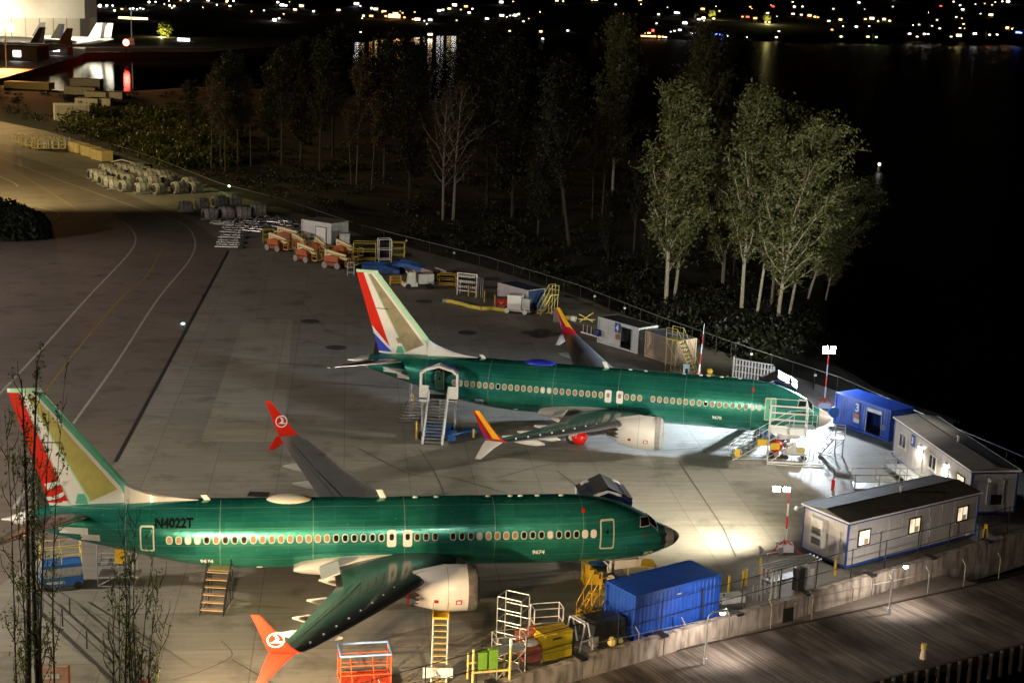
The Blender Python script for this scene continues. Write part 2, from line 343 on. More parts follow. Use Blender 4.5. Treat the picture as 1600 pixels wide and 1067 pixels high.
def rrect(s,z,w,h,r,off,n=4,side=-1):
    pts=[]
    for cx,cz,a0 in ((w/2-r,h/2-r,0),(-w/2+r,h/2-r,90),(-w/2+r,-h/2+r,180),(w/2-r,-h/2+r,270)):
        for k in range(n+1):
            a=R(a0+90*k/n); pts.append((s+cx+r*math.cos(a),z+cz+r*math.sin(a)))
    if h>.7:      # follow the skin along the tall edges
        q=[]; 
        for i,p in enumerate(pts):
            q.append(p); e=pts[(i+1)%len(pts)]
            if abs(e[1]-p[1])>.5: q+=[(p[0],p[1]+(e[1]-p[1])*t/8) for t in range(1,8)]
        pts=q
    vs=[fus(*p,off,side) for p in pts]; vs0=[fus(*p,-.02,side) for p in pts]; c=fus(s,z,off,side); N=len(pts)
    # three rings toward the centre keep tall doors on the curved skin
    rings=[vs0,vs]
    for f in (.66,.33): rings.append([fus(s+(p[0]-s)*f,z+(p[1]-z)*f,off,side) for p in pts])
    m=MB(); m.loft(rings,cap=False); k=3*N; m.add([c],[]); ci=len(m.v)-1
    m.f+=[(k+i,k+(i+1)%N,ci) for i in range(N)]
    return m
gm=bpy.data.materials.new('green_protective_film'); gm.use_nodes=True; n=gm.node_tree; L=n.links; b=n.nodes['Principled BSDF']
b.inputs['Metallic'].default_value=.55; b.inputs['Roughness'].default_value=.27; b.inputs['Coat Weight'].default_value=.5; b.inputs['Coat Roughness'].default_value=.08
tc=n.nodes.new('ShaderNodeTexCoord')
def nodenoise(scale,stretch,a,ca,bb,cb,det=6):
    mp=n.nodes.new('ShaderNodeMapping'); mp.inputs['Scale'].default_value=stretch; L.new(tc.outputs['Object'],mp.inputs[0])
    z=n.nodes.new('ShaderNodeTexNoise'); z.inputs['Scale'].default_value=scale; z.inputs['Detail'].default_value=det; L.new(mp.outputs[0],z.inputs['Vector'])
    r=n.nodes.new('ShaderNodeValToRGB'); e=r.color_ramp.elements; e[0].position=a; e[0].color=(*ca,1); e[1].position=bb; e[1].color=(*cb,1); L.new(z.outputs['Fac'],r.inputs[0]); return r.outputs[0]
def mul(a,bb,f=1.,mode='MULTIPLY'):
    x=n.nodes.new('ShaderNodeMix'); x.data_type='RGBA'; x.blend_type=mode; x.inputs['Factor'].default_value=f; L.new(a,x.inputs['A']); L.new(bb,x.inputs['B']); return x.outputs['Result']
c=nodenoise(.45,(.5,1,1.4),.36,(.012,.20,.155),.64,(.045,.35,.28))
c=mul(c,nodenoise(2.5,(.12,1,5),.35,(.75,.8,.8),.6,(1.08,1.05,1.0)),.8)
cxz=n.nodes.new('ShaderNodeCombineXYZ'); spx=n.nodes.new('ShaderNodeSeparateXYZ'); L.new(tc.outputs['Object'],spx.inputs[0]); L.new(spx.outputs['X'],cxz.inputs['X']); L.new(spx.outputs['Z'],cxz.inputs['Y'])
bk=n.nodes.new('ShaderNodeTexBrick'); bk.offset=.37; bk.inputs['Scale'].default_value=1; bk.inputs['Brick Width'].default_value=2.54; bk.inputs['Row Height'].default_value=.93; bk.inputs['Mortar Size'].default_value=.010
bk.inputs['Color1'].default_value=(1.12,1.1,1.05,1); bk.inputs['Color2'].default_value=(.60,.69,.78,1); bk.inputs['Mortar'].default_value=(1.5,1.35,1.3,1); L.new(cxz.outputs[0],bk.inputs['Vector'])
c=mul(c,bk.outputs['Color'],.85)
c=mul(c,nodenoise(7,(.25,1,2.2),.30,(.62,.70,.72),.50,(1,1,1)),.55)
# panel rows and frame seams
sp=n.nodes.new('ShaderNodeSeparateXYZ'); L.new(tc.outputs['Object'],sp.inputs[0])
def lines(sock,period,phase,width):
    a=n.nodes.new('ShaderNodeMath'); a.operation='ADD'; a.inputs[1].default_value=phase; L.new(sock,a.inputs[0])
    d=n.nodes.new('ShaderNodeMath'); d.operation='PINGPONG'; d.inputs[1].default_value=period/2; L.new(a.outputs[0],d.inputs[0])
    g=n.nodes.new('ShaderNodeMath'); g.operation='LESS_THAN'; g.inputs[1].default_value=width; L.new(d.outputs[0],g.inputs[0]); return g.outputs[0]
def paint(base,fac,colr,f=1.):
    x=n.nodes.new('ShaderNodeMix'); x.data_type='RGBA'; q=n.nodes.new('ShaderNodeMath'); q.operation='MULTIPLY'; q.inputs[1].default_value=f; L.new(fac,q.inputs[0]); L.new(q.outputs[0],x.inputs['Factor'])
    L.new(base,x.inputs['A']); x.inputs['B'].default_value=(*colr,1); return x.outputs['Result']
c=paint(c,lines(sp.outputs['X'],5.13,1.0,.022),(.42,.6,.52),.6)
c=paint(c,lines(sp.outputs['X'],.508,.1,.006),(.05,.3,.22),.22)
c=paint(c,lines(sp.outputs['Z'],.93,.32,.010),(.32,.55,.47),.5)
v=n.nodes.new('ShaderNodeTexVoronoi'); v.inputs['Scale'].default_value=1.7; L.new(tc.outputs['Object'],v.inputs['Vector'])
lt=n.nodes.new('ShaderNodeMath'); lt.operation='LESS_THAN'; lt.inputs[1].default_value=.055; L.new(v.outputs['Distance'],lt.inputs[0])
c=paint(c,lt.outputs[0],(.3,.6,.5),.7)
L.new(c,b.inputs['Base Color'])
nz=n.nodes.new('ShaderNodeTexNoise'); nz.inputs['Scale'].default_value=1.1; L.new(tc.outputs['Object'],nz.inputs['Vector'])
bp=n.nodes.new('ShaderNodeBump'); bp.inputs['Strength'].default_value=.22; bp.inputs['Distance'].default_value=.10; L.new(nz.outputs['Fac'],bp.inputs['Height']); L.new(bp.outputs[0],b.inputs['Normal'])
green=gm
teal=M('teal_primer',(.10,.42,.30),.45,var=.12,scale=2); mint=M('mint_primer',(.42,.72,.50),.45,var=.1)
tan=M('bare_composite_panel',(.36,.31,.13),.5,var=.28,scale=2.2,stretch=(1,1,2.4),metal=.1)
fingrey=M('fin_white_paint',(.78,.76,.74),.35,var=.06,coat=.3); wingm=M('wing_skin',(.13,.13,.135),.18,.55,var=.18,scale=1.0)
winggrey=M('wing_leading_edge_metal',(.35,.36,.37),.22,.85,var=.15); fair=M('fairing_grey_white',(.55,.54,.52),.5,var=.15,scale=1)
nac=M('nacelle_white',(.72,.70,.69),.38,var=.08,scale=1,coat=.3); cover=M('engine_cover_fabric',(.16,.15,.14),.85,var=.5,scale=4,bump=.6)
paneblk=M('cabin_pane_dark',(.012,.012,.014),.1); panetan=M('cabin_pane_masked',(.34,.22,.13),.6,var=.3); paneblind=M('cabin_window_blind',(.72,.70,.66),.6)
framew=M('window_surround',(.45,.52,.46),.5); taup=M('radome_primer',(.42,.37,.34),.5,var=.12,scale=3)
titan=M('exhaust_titanium',(.26,.2,.17),.35,.9,var=.3,scale=5)
tred=M('fin_red',(.60,.020,.008),.5,spec=.12); torange=M('yellow_orange_livery',(.85,.42,.01),.35,coat=.3); sblue=M('livery_blue',(.02,.04,.52),.35,coat=.3); dred=M('dark_red_livery',(.42,.01,.02),.35,coat=.3)
txtw=M('white_lettering',(.75,.78,.75),.5); txtb=M('black_lettering',(.004,.005,.006),.85,spec=.1)
# fin planform
def fin_le(z): return 31.7+(z-6.4)*(36.25-31.7)/(11.9-6.4)
def fin_te(z): return 36.05+(z-5.35)*(38.0-36.05)/(11.9-5.35)
def fin_y(s,z):
    l,t=fin_le(z),fin_te(z); u=max(0,min(1,(s-l)/(t-l))); return .24*(t-l)/4.5*(math.sqrt(u)*1.9*(1-u)+.03)
def finpatch(q,off=0,nu=8,nv=10,both=True):
    m=MB()
    for sd in ((-1,1) if both else (-1,)):
        vs=[]
        for j in range(nv+1):
            for i in range(nu+1):
                u,v=i/nu,j/nv
                s=(1-u)*(1-v)*q[0][0]+u*(1-v)*q[1][0]+u*v*q[2][0]+(1-u)*v*q[3][0]
                z=(1-u)*(1-v)*q[0][1]+u*(1-v)*q[1][1]+u*v*q[2][1]+(1-u)*v*q[3][1]
                vs.append((-s,sd*(fin_y(s,z)+off),z))
        m.add(vs,[(j*(nu+1)+i,j*(nu+1)+i+1,(j+1)*(nu+1)+i+1,(j+1)*(nu+1)+i) for j in range(nv) for i in range(nu)])
    return m
def hinge(z): return 34.95+(z-5.4)*(37.42-34.95)/(11.85-5.4)
def airfoil(y,le,te,z,tc,up=(0,0,1),n=12,inc=0):   # ring of points around one section
    ch=te-le; ring=[]
    for sgn,rng in ((1,range(n,-1,-1)),(-1,range(1,n))):
        for i in rng:
            u=(1-math.cos(math.pi*i/n))/2
            t=tc*ch*5*(.2969*math.sqrt(u)-.126*u-.3516*u*u+.2843*u**3-.1036*u**4)+(.004)
            cam=.02*ch*4*u*(1-u)
            d=sgn*t+cam-inc*(u-.3)*ch
            ring.append(Vector((-(le+u*ch),y,z))+Vector(up)*d)
    return ring
def rib(y,z0,z1): pass
def wing_le(y): return 13.45+(y-1.88)*(22.15-13.45)/(17.16-1.88)
def wing_te(y): return 20.35 if y<5.9 else 20.35+(y-5.9)*(23.55-20.35)/(17.16-5.9)
def wing_z(y): return 2.12+(y-1.88)*.098+max(0,(y-6))**2*.0028
def airliner(label,loc,rz,sch):
    A=thing('airliner',label,'airliner',loc,rz)
    # fuselage
    ss=[0,.03,.08,.16,.3,.5,.7,1,1.3,1.6,1.9,2.2,2.5,2.8,3.2,3.7,4.2,4.8,5.5,6.2,7]+list(np.arange(8,25,1.))+list(np.arange(25,38.01,.5))+[38.1]
    N=56
    def ring(s,off=0):
        t,b,w=ftop(s),fbot(s),fhw(s); zc=b+.53*(t-b); out=[]
        for i in range(N):
            a=2*math.pi*i/N; z=math.sin(a); out.append((-s,(w+off)*math.cos(a),zc+z*((t-zc+off) if z>0 else (zc-b+off))))
        return out
    cut=1.0
    MB().loft([ring(s) for s in ss if s>=cut]).obj('fuselage',green,A,True)
    MB().loft([ring(s) for s in ss if s<=cut]).obj('radome',taup,A,True)
    if sch['nose_tip']: MB().loft([ring(s,.03) for s in (0,.03,.08,.16,.3,.42)]).obj('nose_cap',black,A,True)
    MB().loft([ring(s,.012) for s in (36.75,37.0,37.5,37.9,38.05)]).obj('tail_cone',fair if sch['near'] else alu,A,True)
    MB().loft([[(-38.0-k[0],k[1]*math.cos(2*math.pi*i/12),4.46+k[1]*math.sin(2*math.pi*i/12)) for i in range(12)] for k in ((0,.2),(.3,.12),(.6,.06))]).obj('exhaust_nozzle',alu,A,True)
    # cockpit glass
    for q in ([(2.72,3.86),(2.02,3.83),(1.98,4.2),(2.62,4.36)],[(1.94,3.83),(1.42,3.62),(1.62,3.86),(1.92,4.12)]):
        f=fuspatch(q,.02,4,4).obj('cockpit_window',framew,A); c=[sum(p[0] for p in q)/4,sum(p[1] for p in q)/4]
        fuspatch([(c[0]+(p[0]-c[0])*.84,c[1]+(p[1]-c[1])*.8) for p in q],.034,4,4).obj('pane',glassd,f)
    def topq(a,y0,y1,off):    # windshield panels near the crown
        m=MB(); vs=[]
        for j in range(5):
            for i in range(5):
                s=a[0]+(a[1]-a[0])*j/4; yy=(y0+(y1-y0)*i/4)
                t,b,w=ftop(s),fbot(s),fhw(s); zc=b+.53*(t-b); zz=zc+(t-zc)*math.sqrt(max(0,1-(yy/w)**2)); vs.append((-s+off*.5,yy,zz+off))
        return m.add(vs,[(j*5+i,j*5+i+1,(j+1)*5+i+1,(j+1)*5+i) for j in range(4) for i in range(4)])
    for sd in (-1,1):
        f=topq((1.5,2.08),sd*.05,sd*.86,.02).obj('windshield',framew,A); topq((1.56,2.02),sd*.1,sd*.80,.032).obj('pane',glassd,f)
    if sch['near']:
        for i,(s,z) in enumerate([(1.35,3.25),(1.2,3.1),(1.1,2.75),(1.3,2.7),(1.05,3.2),(1.25,2.95)]): fuspatch([(s+.1,z-.09),(s-.1,z-.05),(s-.12,z+.1),(s+.06,z+.12)],.02,2,2).obj('sensor_probe',black if i%2 else dark,A)
    # cabin windows
    s0,k=5.54,.508
    st=[s0+k*i for i in range(21) if i!=17]+[s0+12.17+k*i for i in range(24)]
    for i,s in enumerate(st):
        f=rrect(s,3.74,.36,.50,.16,.014).obj('cabin_window',framew if i>1 or not sch['near'] else paneblind,A)
        pm={'b':paneblk,'t':panetan,'w':paneblind}[sch['panes'][i%len(sch['panes'])]]
        rrect(s,3.74,.25,.36,.11,.026).obj('pane',pm,f)
    for s in (s0+10.67+.03,s0+11.6):
        f=rrect(s,3.66,.52,.98,.13,.022).obj('overwing_exit',white,A); rrect(s,3.76,.24,.36,.1,.034).obj('pane',paneblk if sch['near'] else panetan,f)
    # service doors
    for s,z,w,h in ((4.72,3.62,.86,1.75),(30.6,3.78,.78,1.55)):
        f=rrect(s,z,w,h,.12,.012).obj('service_door',M('door_edge_sealant',(.50,.55,.42),.5),A)
        rrect(s,z,w-.16,h-.22,.08,.022).obj('door_skin',teal if not sch['near'] else green,f); rrect(s,z+.18,.16,.2,.07,.032).obj('pane',paneblk,f)
    # access panels
    for s,z,w,h,mt in ((33.7,3.75,1.05,.42,fair),(34.6,4.15,1.6,.4,white),(6.1,4.95,.2,.2,tred),(2.35,3.45,.15,.15,dred),(24.5,1.75,.35,.12,white)):
        rrect(s,z,w,h,.05,.012).obj('access_panel',mt,A)
    if not sch['near']: rrect(33.75,3.75,1.1,.46,.03,.010).obj('panel_border',dred,A)
    # lettering
    def skintext(body,size,s,z,mat,name,bold=.01):
        vs,fs=textmesh(body,size,bold); MB().add([fus(s-v[0],z+v[1],.03) for v in vs],fs).obj(name,mat,A,recalc=False)
    skintext('N4022T' if sch['near'] else 'N402',.62,29.15 if sch['near'] else 29.85,4.62,txtb,'registration',.024)
    num='9674' if sch['near'] else '9678'
    for s,z in ((8.7,2.65),(2.05,2.2),(27.4,2.35)): skintext(num,.36 if s>3 else .3,s,z,txtw,'line_number',.016)
    # dorsal fairing and fin
    dm=MB(); rings=[]
    for s,z in ((27.9,5.47),(28.8,5.56),(29.7,5.72),(30.6,5.98),(31.4,6.3),(31.9,6.6)):
        w=.05+.24*(s-27.9)/4; rings.append([(-s,w*1.3,5.2),(-s,w,z-.12),(-s,.02,z),(-s,-.02,z),(-s,-w,z-.12),(-s,-w*1.3,5.2)])
    dm.loft(rings).obj('dorsal_fairing',fingrey,A,True)
    fm=finpatch([(31.0,5.25),(36.0,5.25),(38.0,11.9),(36.25,11.9)],0,24,20)
    # close the tip with a cap ring
    q=[(-s,sd*(fin_y(s,11.9)),11.9) for sd,rg in ((1,np.linspace(36.25,38,12)),(-1,np.linspace(38,36.25,12)[1:-1])) for s in rg]; fm.add(q,[tuple(range(len(q)))])
    fm.obj('fin',fingrey,A,True)
    capm=MB(); capm.loft([[(-s,sd*(fin_y(s,11.9)+.02),z) for sd,rg in ((1,np.linspace(36.22,38.02,10)),(-1,np.linspace(38.02,36.22,10)[1:-1])) for s in rg] for z in (11.72,11.95)]).obj('fin_tip',mint,A)
    # leading edge strip
    lm=MB()
    for sd in (-1,1):
        vs=[]; nv=14
        for j in range(nv+1):
            z=5.45+(11.75-5.45)*j/nv
            zz=max(z,6.2); l=fin_le(zz) if z>6.2 else 31.45
            for i in range(4): s=l+i*.16; vs.append((-s-.0,sd*(fin_y(s,max(z,6.2))+.012+(0.02 if z<6.2 else 0)+(.07 if z<6.2 else 0)),z))
        lm.add(vs,[(j*4+i,j*4+i+1,(j+1)*4+i+1,(j+1)*4+i) for j in range(nv) for i in range(3)])
    lm.obj('fin_leading_edge',teal if sch['near'] else mint,A)
    finpatch([(32.3,6.2),(33.75,5.52),(37.0,11.65),(36.72,11.65)],.014,8,16).obj('fin_composite_panel',sch['tan'],A,True)
    finpatch([(33.75,5.52),(33.83,5.45),(37.08,11.65),(37.0,11.65)],.016,2,16).obj('panel_edge',mint,A)
    finpatch([(33.9,5.36),(34.6,5.36),(34.45,5.95),(34.0,5.95)],.016,2,2).obj('fin_primer_patch',teal,A)
    ru=finpatch([(34.95,5.42),(36.05,5.42),(37.98,11.72),(37.40,11.72)],.02,8,16).obj('rudder',sch['rudder'],A)
    if sch['near']:
        def rp(a): return finpatch(a,.034,4,6)
        # pale ring sweeping over the rudder
        arc=MB(); pts=[]
        for t in np.linspace(R(150),R(385),26): pts.append((36.15+1.75*math.cos(t),7.55+1.9*math.sin(t)*1.0))
        for sd in (-1,1):
            vs=[]
            for i,(s,z) in enumerate(pts):
                a=pts[max(0,i-1)]; c_=pts[min(len(pts)-1,i+1)]; d=Vector((c_[0]-a[0],c_[1]-a[1])).normalized(); nn=(-d.y*.11,d.x*.11)
                for e in (1,-1):
                    S_,Z_=s+nn[0]*e,z+nn[1]*e; S_=min(max(S_,hinge(Z_)+.0),fin_te(Z_)-.02); vs.append((-S_,sd*(fin_y(S_,Z_)+.036),Z_))
            arc.add(vs,[(2*i,2*i+1,2*i+3,2*i+2) for i in range(len(pts)-1)])
        arc.obj('emblem_ring',white,ru)
        finpatch([(36.05,6.15),(36.25,6.5),(35.2,6.8),(35.25,6.55)],.038,4,3).obj('emblem_stroke',white,ru)
        finpatch([(34.95,5.42),(35.35,5.42),(35.25,5.52),(34.98,5.52)],.036,2,2).obj('rudder_trim',white,ru)
    else:
        finpatch([(34.95,5.42),(36.05,5.42),(36.50,6.9),(35.05,5.62)],.036,6,6).obj('rudder_blue_band',sblue,ru)
        finpatch([(34.98,5.5),(36.47,6.85),(36.66,7.5),(35.02,5.75)],.038,6,4).obj('rudder_white_band',white,ru)
        finpatch([(33.95,6.2),(34.45,6.2),(34.62,6.62),(34.15,6.62)],.022,2,2).obj('fin_patch',sch['tan'],A)
    finpatch([(hinge(8.9)-1.0,8.88),(hinge(8.9)-.05,8.88),(hinge(8.9)-.03,8.94),(hinge(8.9)-1.0,8.94)],.026,4,1).obj('hinge_gap',dark,A)
    # stabilisers
    for sd in (-1,1):
        rings=[airfoil(sd*y,33.4+(y-.5)*.66,36.7+(y-.5)*.205,4.75+y*.11,.10,n=8) for y in (.3,.5,2,4,6,7.0)]+[airfoil(sd*7.17,38.0,38.12,5.54,.1,n=8)]
        MB().loft(rings).obj('tailplane',sch['stab'],A,True)
        MB().loft([airfoil(sd*y,33.36+(y-.5)*.66,33.62+(y-.5)*.66,4.76+y*.11,.42,n=6) for y in (1.3,3,5,6.9)]).obj('tailplane_leading_edge',winggrey,A,True)
        MB().loft([airfoil(sd*y,37.9,38.16,4.75+y*.11,.25,n=6) for y in (7.12,7.22)]).obj('tailplane_tip',fingrey,A,True)
    # wing-body fairing
    rg=[]
    for s in np.linspace(12.7,22.6,26):
        u=(s-12.7)/9.9; g=max(.02,math.sin(math.pi*min(1,max(0,u)))**.45); w=1.86+.22*g; zt=1.95+.98*g*(1-.12*u); zb=1.7-.52*g
        zc=(zt+zb)/2; rg.append([(-s,w*math.copysign(abs(math.cos(a))**.6,math.cos(a)),zc+(zt-zc)*math.copysign(abs(math.sin(a))**.8,math.sin(a))) for a in [2*math.pi*i/28 for i in range(28)]])
    MB().loft(rg).obj('wing_body_fairing',fair,A,True)
    # wings
    for sd,name in ((-1,'starboard'),(1,'port')):
        ys=[1.5,1.88,3,4.4,5.9,7.5,9.5,11.5,13.5,15.3,16.4,17.16]
        w=MB().loft([airfoil(sd*y,wing_le(y),wing_te(y),wing_z(y),.15-.05*min(1,(y-1.5)/8),n=14,inc=.02) for y in ys]).obj('wing',wingm if sd<0 else M('wing_skin_port_lit',(.26,.27,.28),.3,.5,var=.15,scale=1),A,True)  # port skin paler than starboard: lamp light put into the colour
        MB().loft([airfoil(sd*y,wing_le(y)-.05,wing_le(y)+.16+.012*(17-y),wing_z(y)+.012,.34,n=6) for y in (6.0,8,10,12,14,16.6)]).obj('slat',dark if sd<0 else winggrey,w,True)  # slat colour follows the same darker and paler sides
        for a,b_ in ((5.9,11.9),(12.0,16.2)):
            m=MB()
            for fr in ((.70,.712),(.80,.806)):
                vs=[]
                for y in (a+.1,b_):
                    for f_ in fr:
                        le,te=wing_le(y),wing_te(y); u=f_; ch=te-le; tcx=.15-.05*min(1,(y-1.5)/8)
                        t=tcx*ch*5*(.2969*math.sqrt(u)-.126*u-.3516*u*u+.2843*u**3-.1036*u**4)+.004+.02*ch*4*u*(1-u)-.02*(u-.3)*ch
                        vs.append((-(le+u*ch),sd*y,wing_z(y)+t+.012))
                m.add(vs,[(0,1,3,2)])
            m.obj('flap_gap',black,w,recalc=False)
        # navigation fasteners seen as a bright dotted row along the front spar
        for y in (np.linspace(7.2,16,8) if sd<0 else ()):
            le,te=wing_le(y),wing_te(y); ch=te-le; u=.2
            MB().ball((-(le+u*ch),sd*y,wing_z(y)+.10*ch*.52+.05),.06,6,4).obj('fastener_cap',white,w)
        # inboard flap panel standing up
        m=MB()
        q=[Vector((-20.15,sd*2.3,2.5)),Vector((-20.1,sd*4.7,2.75)),Vector((-21.1,sd*4.7,2.35)),Vector((-21.2,sd*2.3,2.1))]
        m.slab(q,(0,0,.09)).obj('inboard_flap',fair,A)
        for y,l in ((7.6,1.1),(10.6,1.0),(13.2,.9),(3.9,.9)):
            te=wing_te(y); z=wing_z(y)-.32
            m=MB(); m.loft([[(-(te+dx),sd*y+r*.45*math.cos(a),z+r*math.sin(a)+.10*dx) for a in [2*math.pi*i/8 for i in range(8)]] for dx,r in ((-2.2,.05),(-1.6,.24),(-.6,.30),(.2,.24),(l,.05))]).obj('flap_track_fairing',fair,A,True)
        # split winglet
        tz=wing_z(17.16); 
        base=[(22.15,23.55,17.10,tz-.02),(22.35,23.65,17.38,tz+.10),(22.75,23.85,17.62,tz+.5),(23.3,24.1,17.78,tz+1.2),(24.15,24.52,17.97,tz+2.25)]
        def wl_ring(le,te,y,z,n=8):
            out=[]; ch=te-le
            for sg,rg_ in ((1,range(n,-1,-1)),(-1,range(1,n))):
                for i in rg_:
                    u=(1-math.cos(math.pi*i/n))/2; t=.09*ch*5*(.2969*math.sqrt(u)-.126*u-.3516*u*u+.2843*u**3-.1036*u**4)+.01
                    out.append((-(le+u*ch),sd*(y+sg*t),z))
            return out
        wl=MB().loft([wl_ring(*r) for r in base])
        wlo=wl.obj('winglet',sch['winglet'],A,True)
        low=MB().loft([wl_ring(le,te,y,z) for le,te,y,z in ((22.5,23.75,17.2,tz),(23.0,23.95,17.45,tz-.35),(23.9,24.3,17.85,tz-1.15))]).obj('lower_winglet',sch['lower'],A,True)
        def onwl(s,h,e):   # point on the winglet face, h above the tip
            k_=max(0,min(1,(h-.5)/1.75)); y=17.62+.35*k_; return (-s,sd*(y+e),tz+h)
        eo=.085
        if sch['near']:
            for sgn in (1,-1):
                m=MB(); N2=28; c0=(23.42,.92)
                vs=[]
                for i in range(N2):
                    a=2*math.pi*i/N2
                    for r in (.40,.335): vs.append(onwl(c0[0]-r*math.cos(a),c0[1]+r*math.sin(a),sgn*eo))
                m.add(vs,[(2*i,2*i+1,(2*i+3)%(2*N2),(2*i+2)%(2*N2)) for i in range(N2)])
                bird=[(-.26,-.14),(.22,-.16),(.30,-.10),(.10,-.06),(.16,.06),(.10,.20),(-.04,.29),(-.12,.27),(.0,.14),(.0,.02),(-.10,-.08)]
                m.add([onwl(c0[0]-x,c0[1]+z,sgn*eo) for x,z in bird],[tuple(range(len(bird)))])
                m.obj('winglet_emblem',white,wlo,recalc=False)
        else:
            for sgn in (1,-1):
                e=sgn*.075
                q=[[(22.62,.30),(23.35,1.22),(24.1,2.27),(24.38,2.27),(23.72,1.2),(23.15,.32)],]
                m=MB(); m.add([onwl(*p,e) for p in q[0]],[tuple(range(6))]); m.obj('yellow_band',torange,wlo,recalc=False)
                q=[(23.5,.32),(23.62,.32),(23.95,.9),(23.82,.78)]; m=MB(); m.add([onwl(*p,e*1.05) for p in q],[(0,1,2,3)]); m.obj('blue_band',sblue,wlo,recalc=False)
        # engine
        yc,zc=sd*4.83,1.88
        def er(s,r,n_=36,zs=0): return [(-s,yc+r*math.cos(2*math.pi*i/n_),zc+zs+r*math.sin(2*math.pi*i/n_)) for i in range(n_)]
        rings=[er(12.72,1.13),er(12.85,1.2),er(13.2,1.26),(er(13.9,1.29)),er(14.6,1.25),er(15.2,1.14),er(15.75,1.0)]
        zig=[(-(16.1 if i%2 else 15.78),yc+.93*math.cos(2*math.pi*i/36),zc+.93*math.sin(2*math.pi*i/36)) for i in range(36)]
        inner=[er(15.4,.88),er(14.8,.8)]
        e=MB().loft(rings+[zig]+inner,cap=False).obj('engine_nacelle',nac,A,True)
        MB().loft([er(14.9,.6),er(15.5,.64),er(16.2,.55),er(16.75,.45)]).obj('engine_core',titan,e,True)
        MB().loft([er(16.6,.36,16),er(17.0,.24,16),er(17.7,.04,16)]).obj('exhaust_plug',titan if not sch['near'] else fair,e,True)
        MB().loft([er(13.2 if sch['near'] else 13.05,1.31),er(12.9,1.27),er(12.68,1.2),er(12.58,1.0),er(12.5,.5),er(12.48,.05)]).obj('inlet_cover',cover if sch['near'] else greyc,e,True)
        # nacelle markings
        def nq(s,a0,w,h,mt,nm,off=.03):
            m=MB(); vs=[]
            for j in range(3):
                for i in range(3):
                    a=a0+h*(j/2-.5)/1.28; s_=s+w*(i/2-.5); rr=np.interp(s_,[13.2,13.9,14.6,15.2],[1.26,1.29,1.25,1.14])+off
                    vs.append((-s_,yc+sd*rr*math.cos(a),zc+rr*math.sin(a)))
            m.add(vs,[(j*3+i,j*3+i+1,(j+1)*3+i+1,(j+1)*3+i) for j in range(2) for i in range(2)]).obj(nm,mt,e,recalc=False)
        nq(13.72,-.28,.34,.30,dred,'nacelle_panel'); nq(13.72,-.28,.22,.18,white,'nacelle_panel_centre',.042); nq(14.95,-.26,.24,.22,dred,'nacelle_vent')
        m=MB(); 
        for s in (14.3,): m.loft([er(s-.008,1.276),er(s+.008,1.276)],cap=False)
        m.obj('nacelle_seam',dark,e)
        if sch['near']:
            for s_,dz in ((16.45,-.55),(15.9,-.6)): MB().box((-s_-.03,yc-.62*0-.05+sd*.55,zc+dz-.2),(-s_+.06,yc+.05+sd*.55,zc+dz+.45)).obj('warning_streamer',tred,e)
        MB().loft([[(-s,yc+w,z0),(-s,yc+w,z1),(-s,yc-w,z1),(-s,yc-w,z0)] for s,w,z0,z1 in ((13.4,.04,3.05,3.12),(14.4,.17,2.9,3.2),(15.6,.2,2.6,2.95),(17.0,.17,2.35,2.6),(18.6,.05,2.2,2.35))]).obj('engine_pylon',nac,A,True)
        # main gear
        g=MB(); g.tube((-19.4,sd*2.86,2.2),(-19.6,sd*2.86,.55),.13,n=10); g.tube((-18.6,sd*2.6,1.9),(-19.5,sd*2.86,.9),.07); g.box((-20.0,sd*2.86-.05,.9),(-18.9,sd*2.86+.05,2.0)); gl=g.obj('main_gear',nac,A)
        for dy in (-.3,.3):
            y=sd*2.86+dy; wv=[]
            tyre=MB().loft([[(-19.6+r*math.cos(2*math.pi*i/20),y+o_,.565+r*math.sin(2*math.pi*i/20)) for i in range(20)] for o_,r in ((-.18,.42),(-.13,.545),(0,.56),(.13,.545),(.18,.42))]).obj('wheel',rubber,A,True)
            MB().loft([[(-19.6+r*math.cos(2*math.pi*i/14),y+o_,.565+r*math.sin(2*math.pi*i/14)) for i in range(14)] for o_,r in ((-.19,.28),(.19,.28))]).obj('hub',nac,tyre)
    # nose gear
    g=MB(); g.tube((-4.0,0,1.7),(-4.05,0,.45),.09,n=10); g.tube((-4.0,0,.9),(-4.7,0,1.6),.05); g.tube((-4.2,.0,1.0),(-4.25,-.28,.75),.05); g.obj('nose_gear',nac,A)
    m=MB(); m.slab([(-2.3,-.42,1.62),(-2.3,-.42,1.18),(-3.9,-.42,.95),(-3.9,-.42,1.5)],(0,.04,0)); m.slab([(-2.3,.42,1.62),(-2.3,.42,1.18),(-3.9,.42,.95),(-3.9,.42,1.5)],(0,-.04,0)); m.obj('nose_gear_door',nac,A)
    for y in (-.2,.2):
        t=MB().loft([[(-4.05+r*math.cos(2*math.pi*i/18),y+o_,.345+r*math.sin(2*math.pi*i/18)) for i in range(18)] for o_,r in ((-.1,.25),(-.06,.335),(.06,.335),(.1,.25))]).obj('wheel',rubber,A,True)
        MB().loft([[(-4.05+r*math.cos(2*math.pi*i/14),y+o_,.345+r*math.sin(2*math.pi*i/14)) for i in range(14)] for o_,r in ((-.11,.24),(.11,.24))]).obj('hub',nac,t)
    # roof antennas
    m=MB(); m.ball((-22.85,0,5.40),1,20,9,(1.32,.62,.30)).obj('antenna_dome',sch['dome'],A,True)
    for s,h in ((17.35,.48),(16.9,.0),(27.2,.28)):
        if h: MB().loft([[(-s-k*.4-c_,y,z) for c_,y in ((.0,.0),(.12,.03),(.36,0),(.12,-.03))] for z,k in ((5.42,0),(5.46+h,.6))]).obj('blade_antenna',white,A)
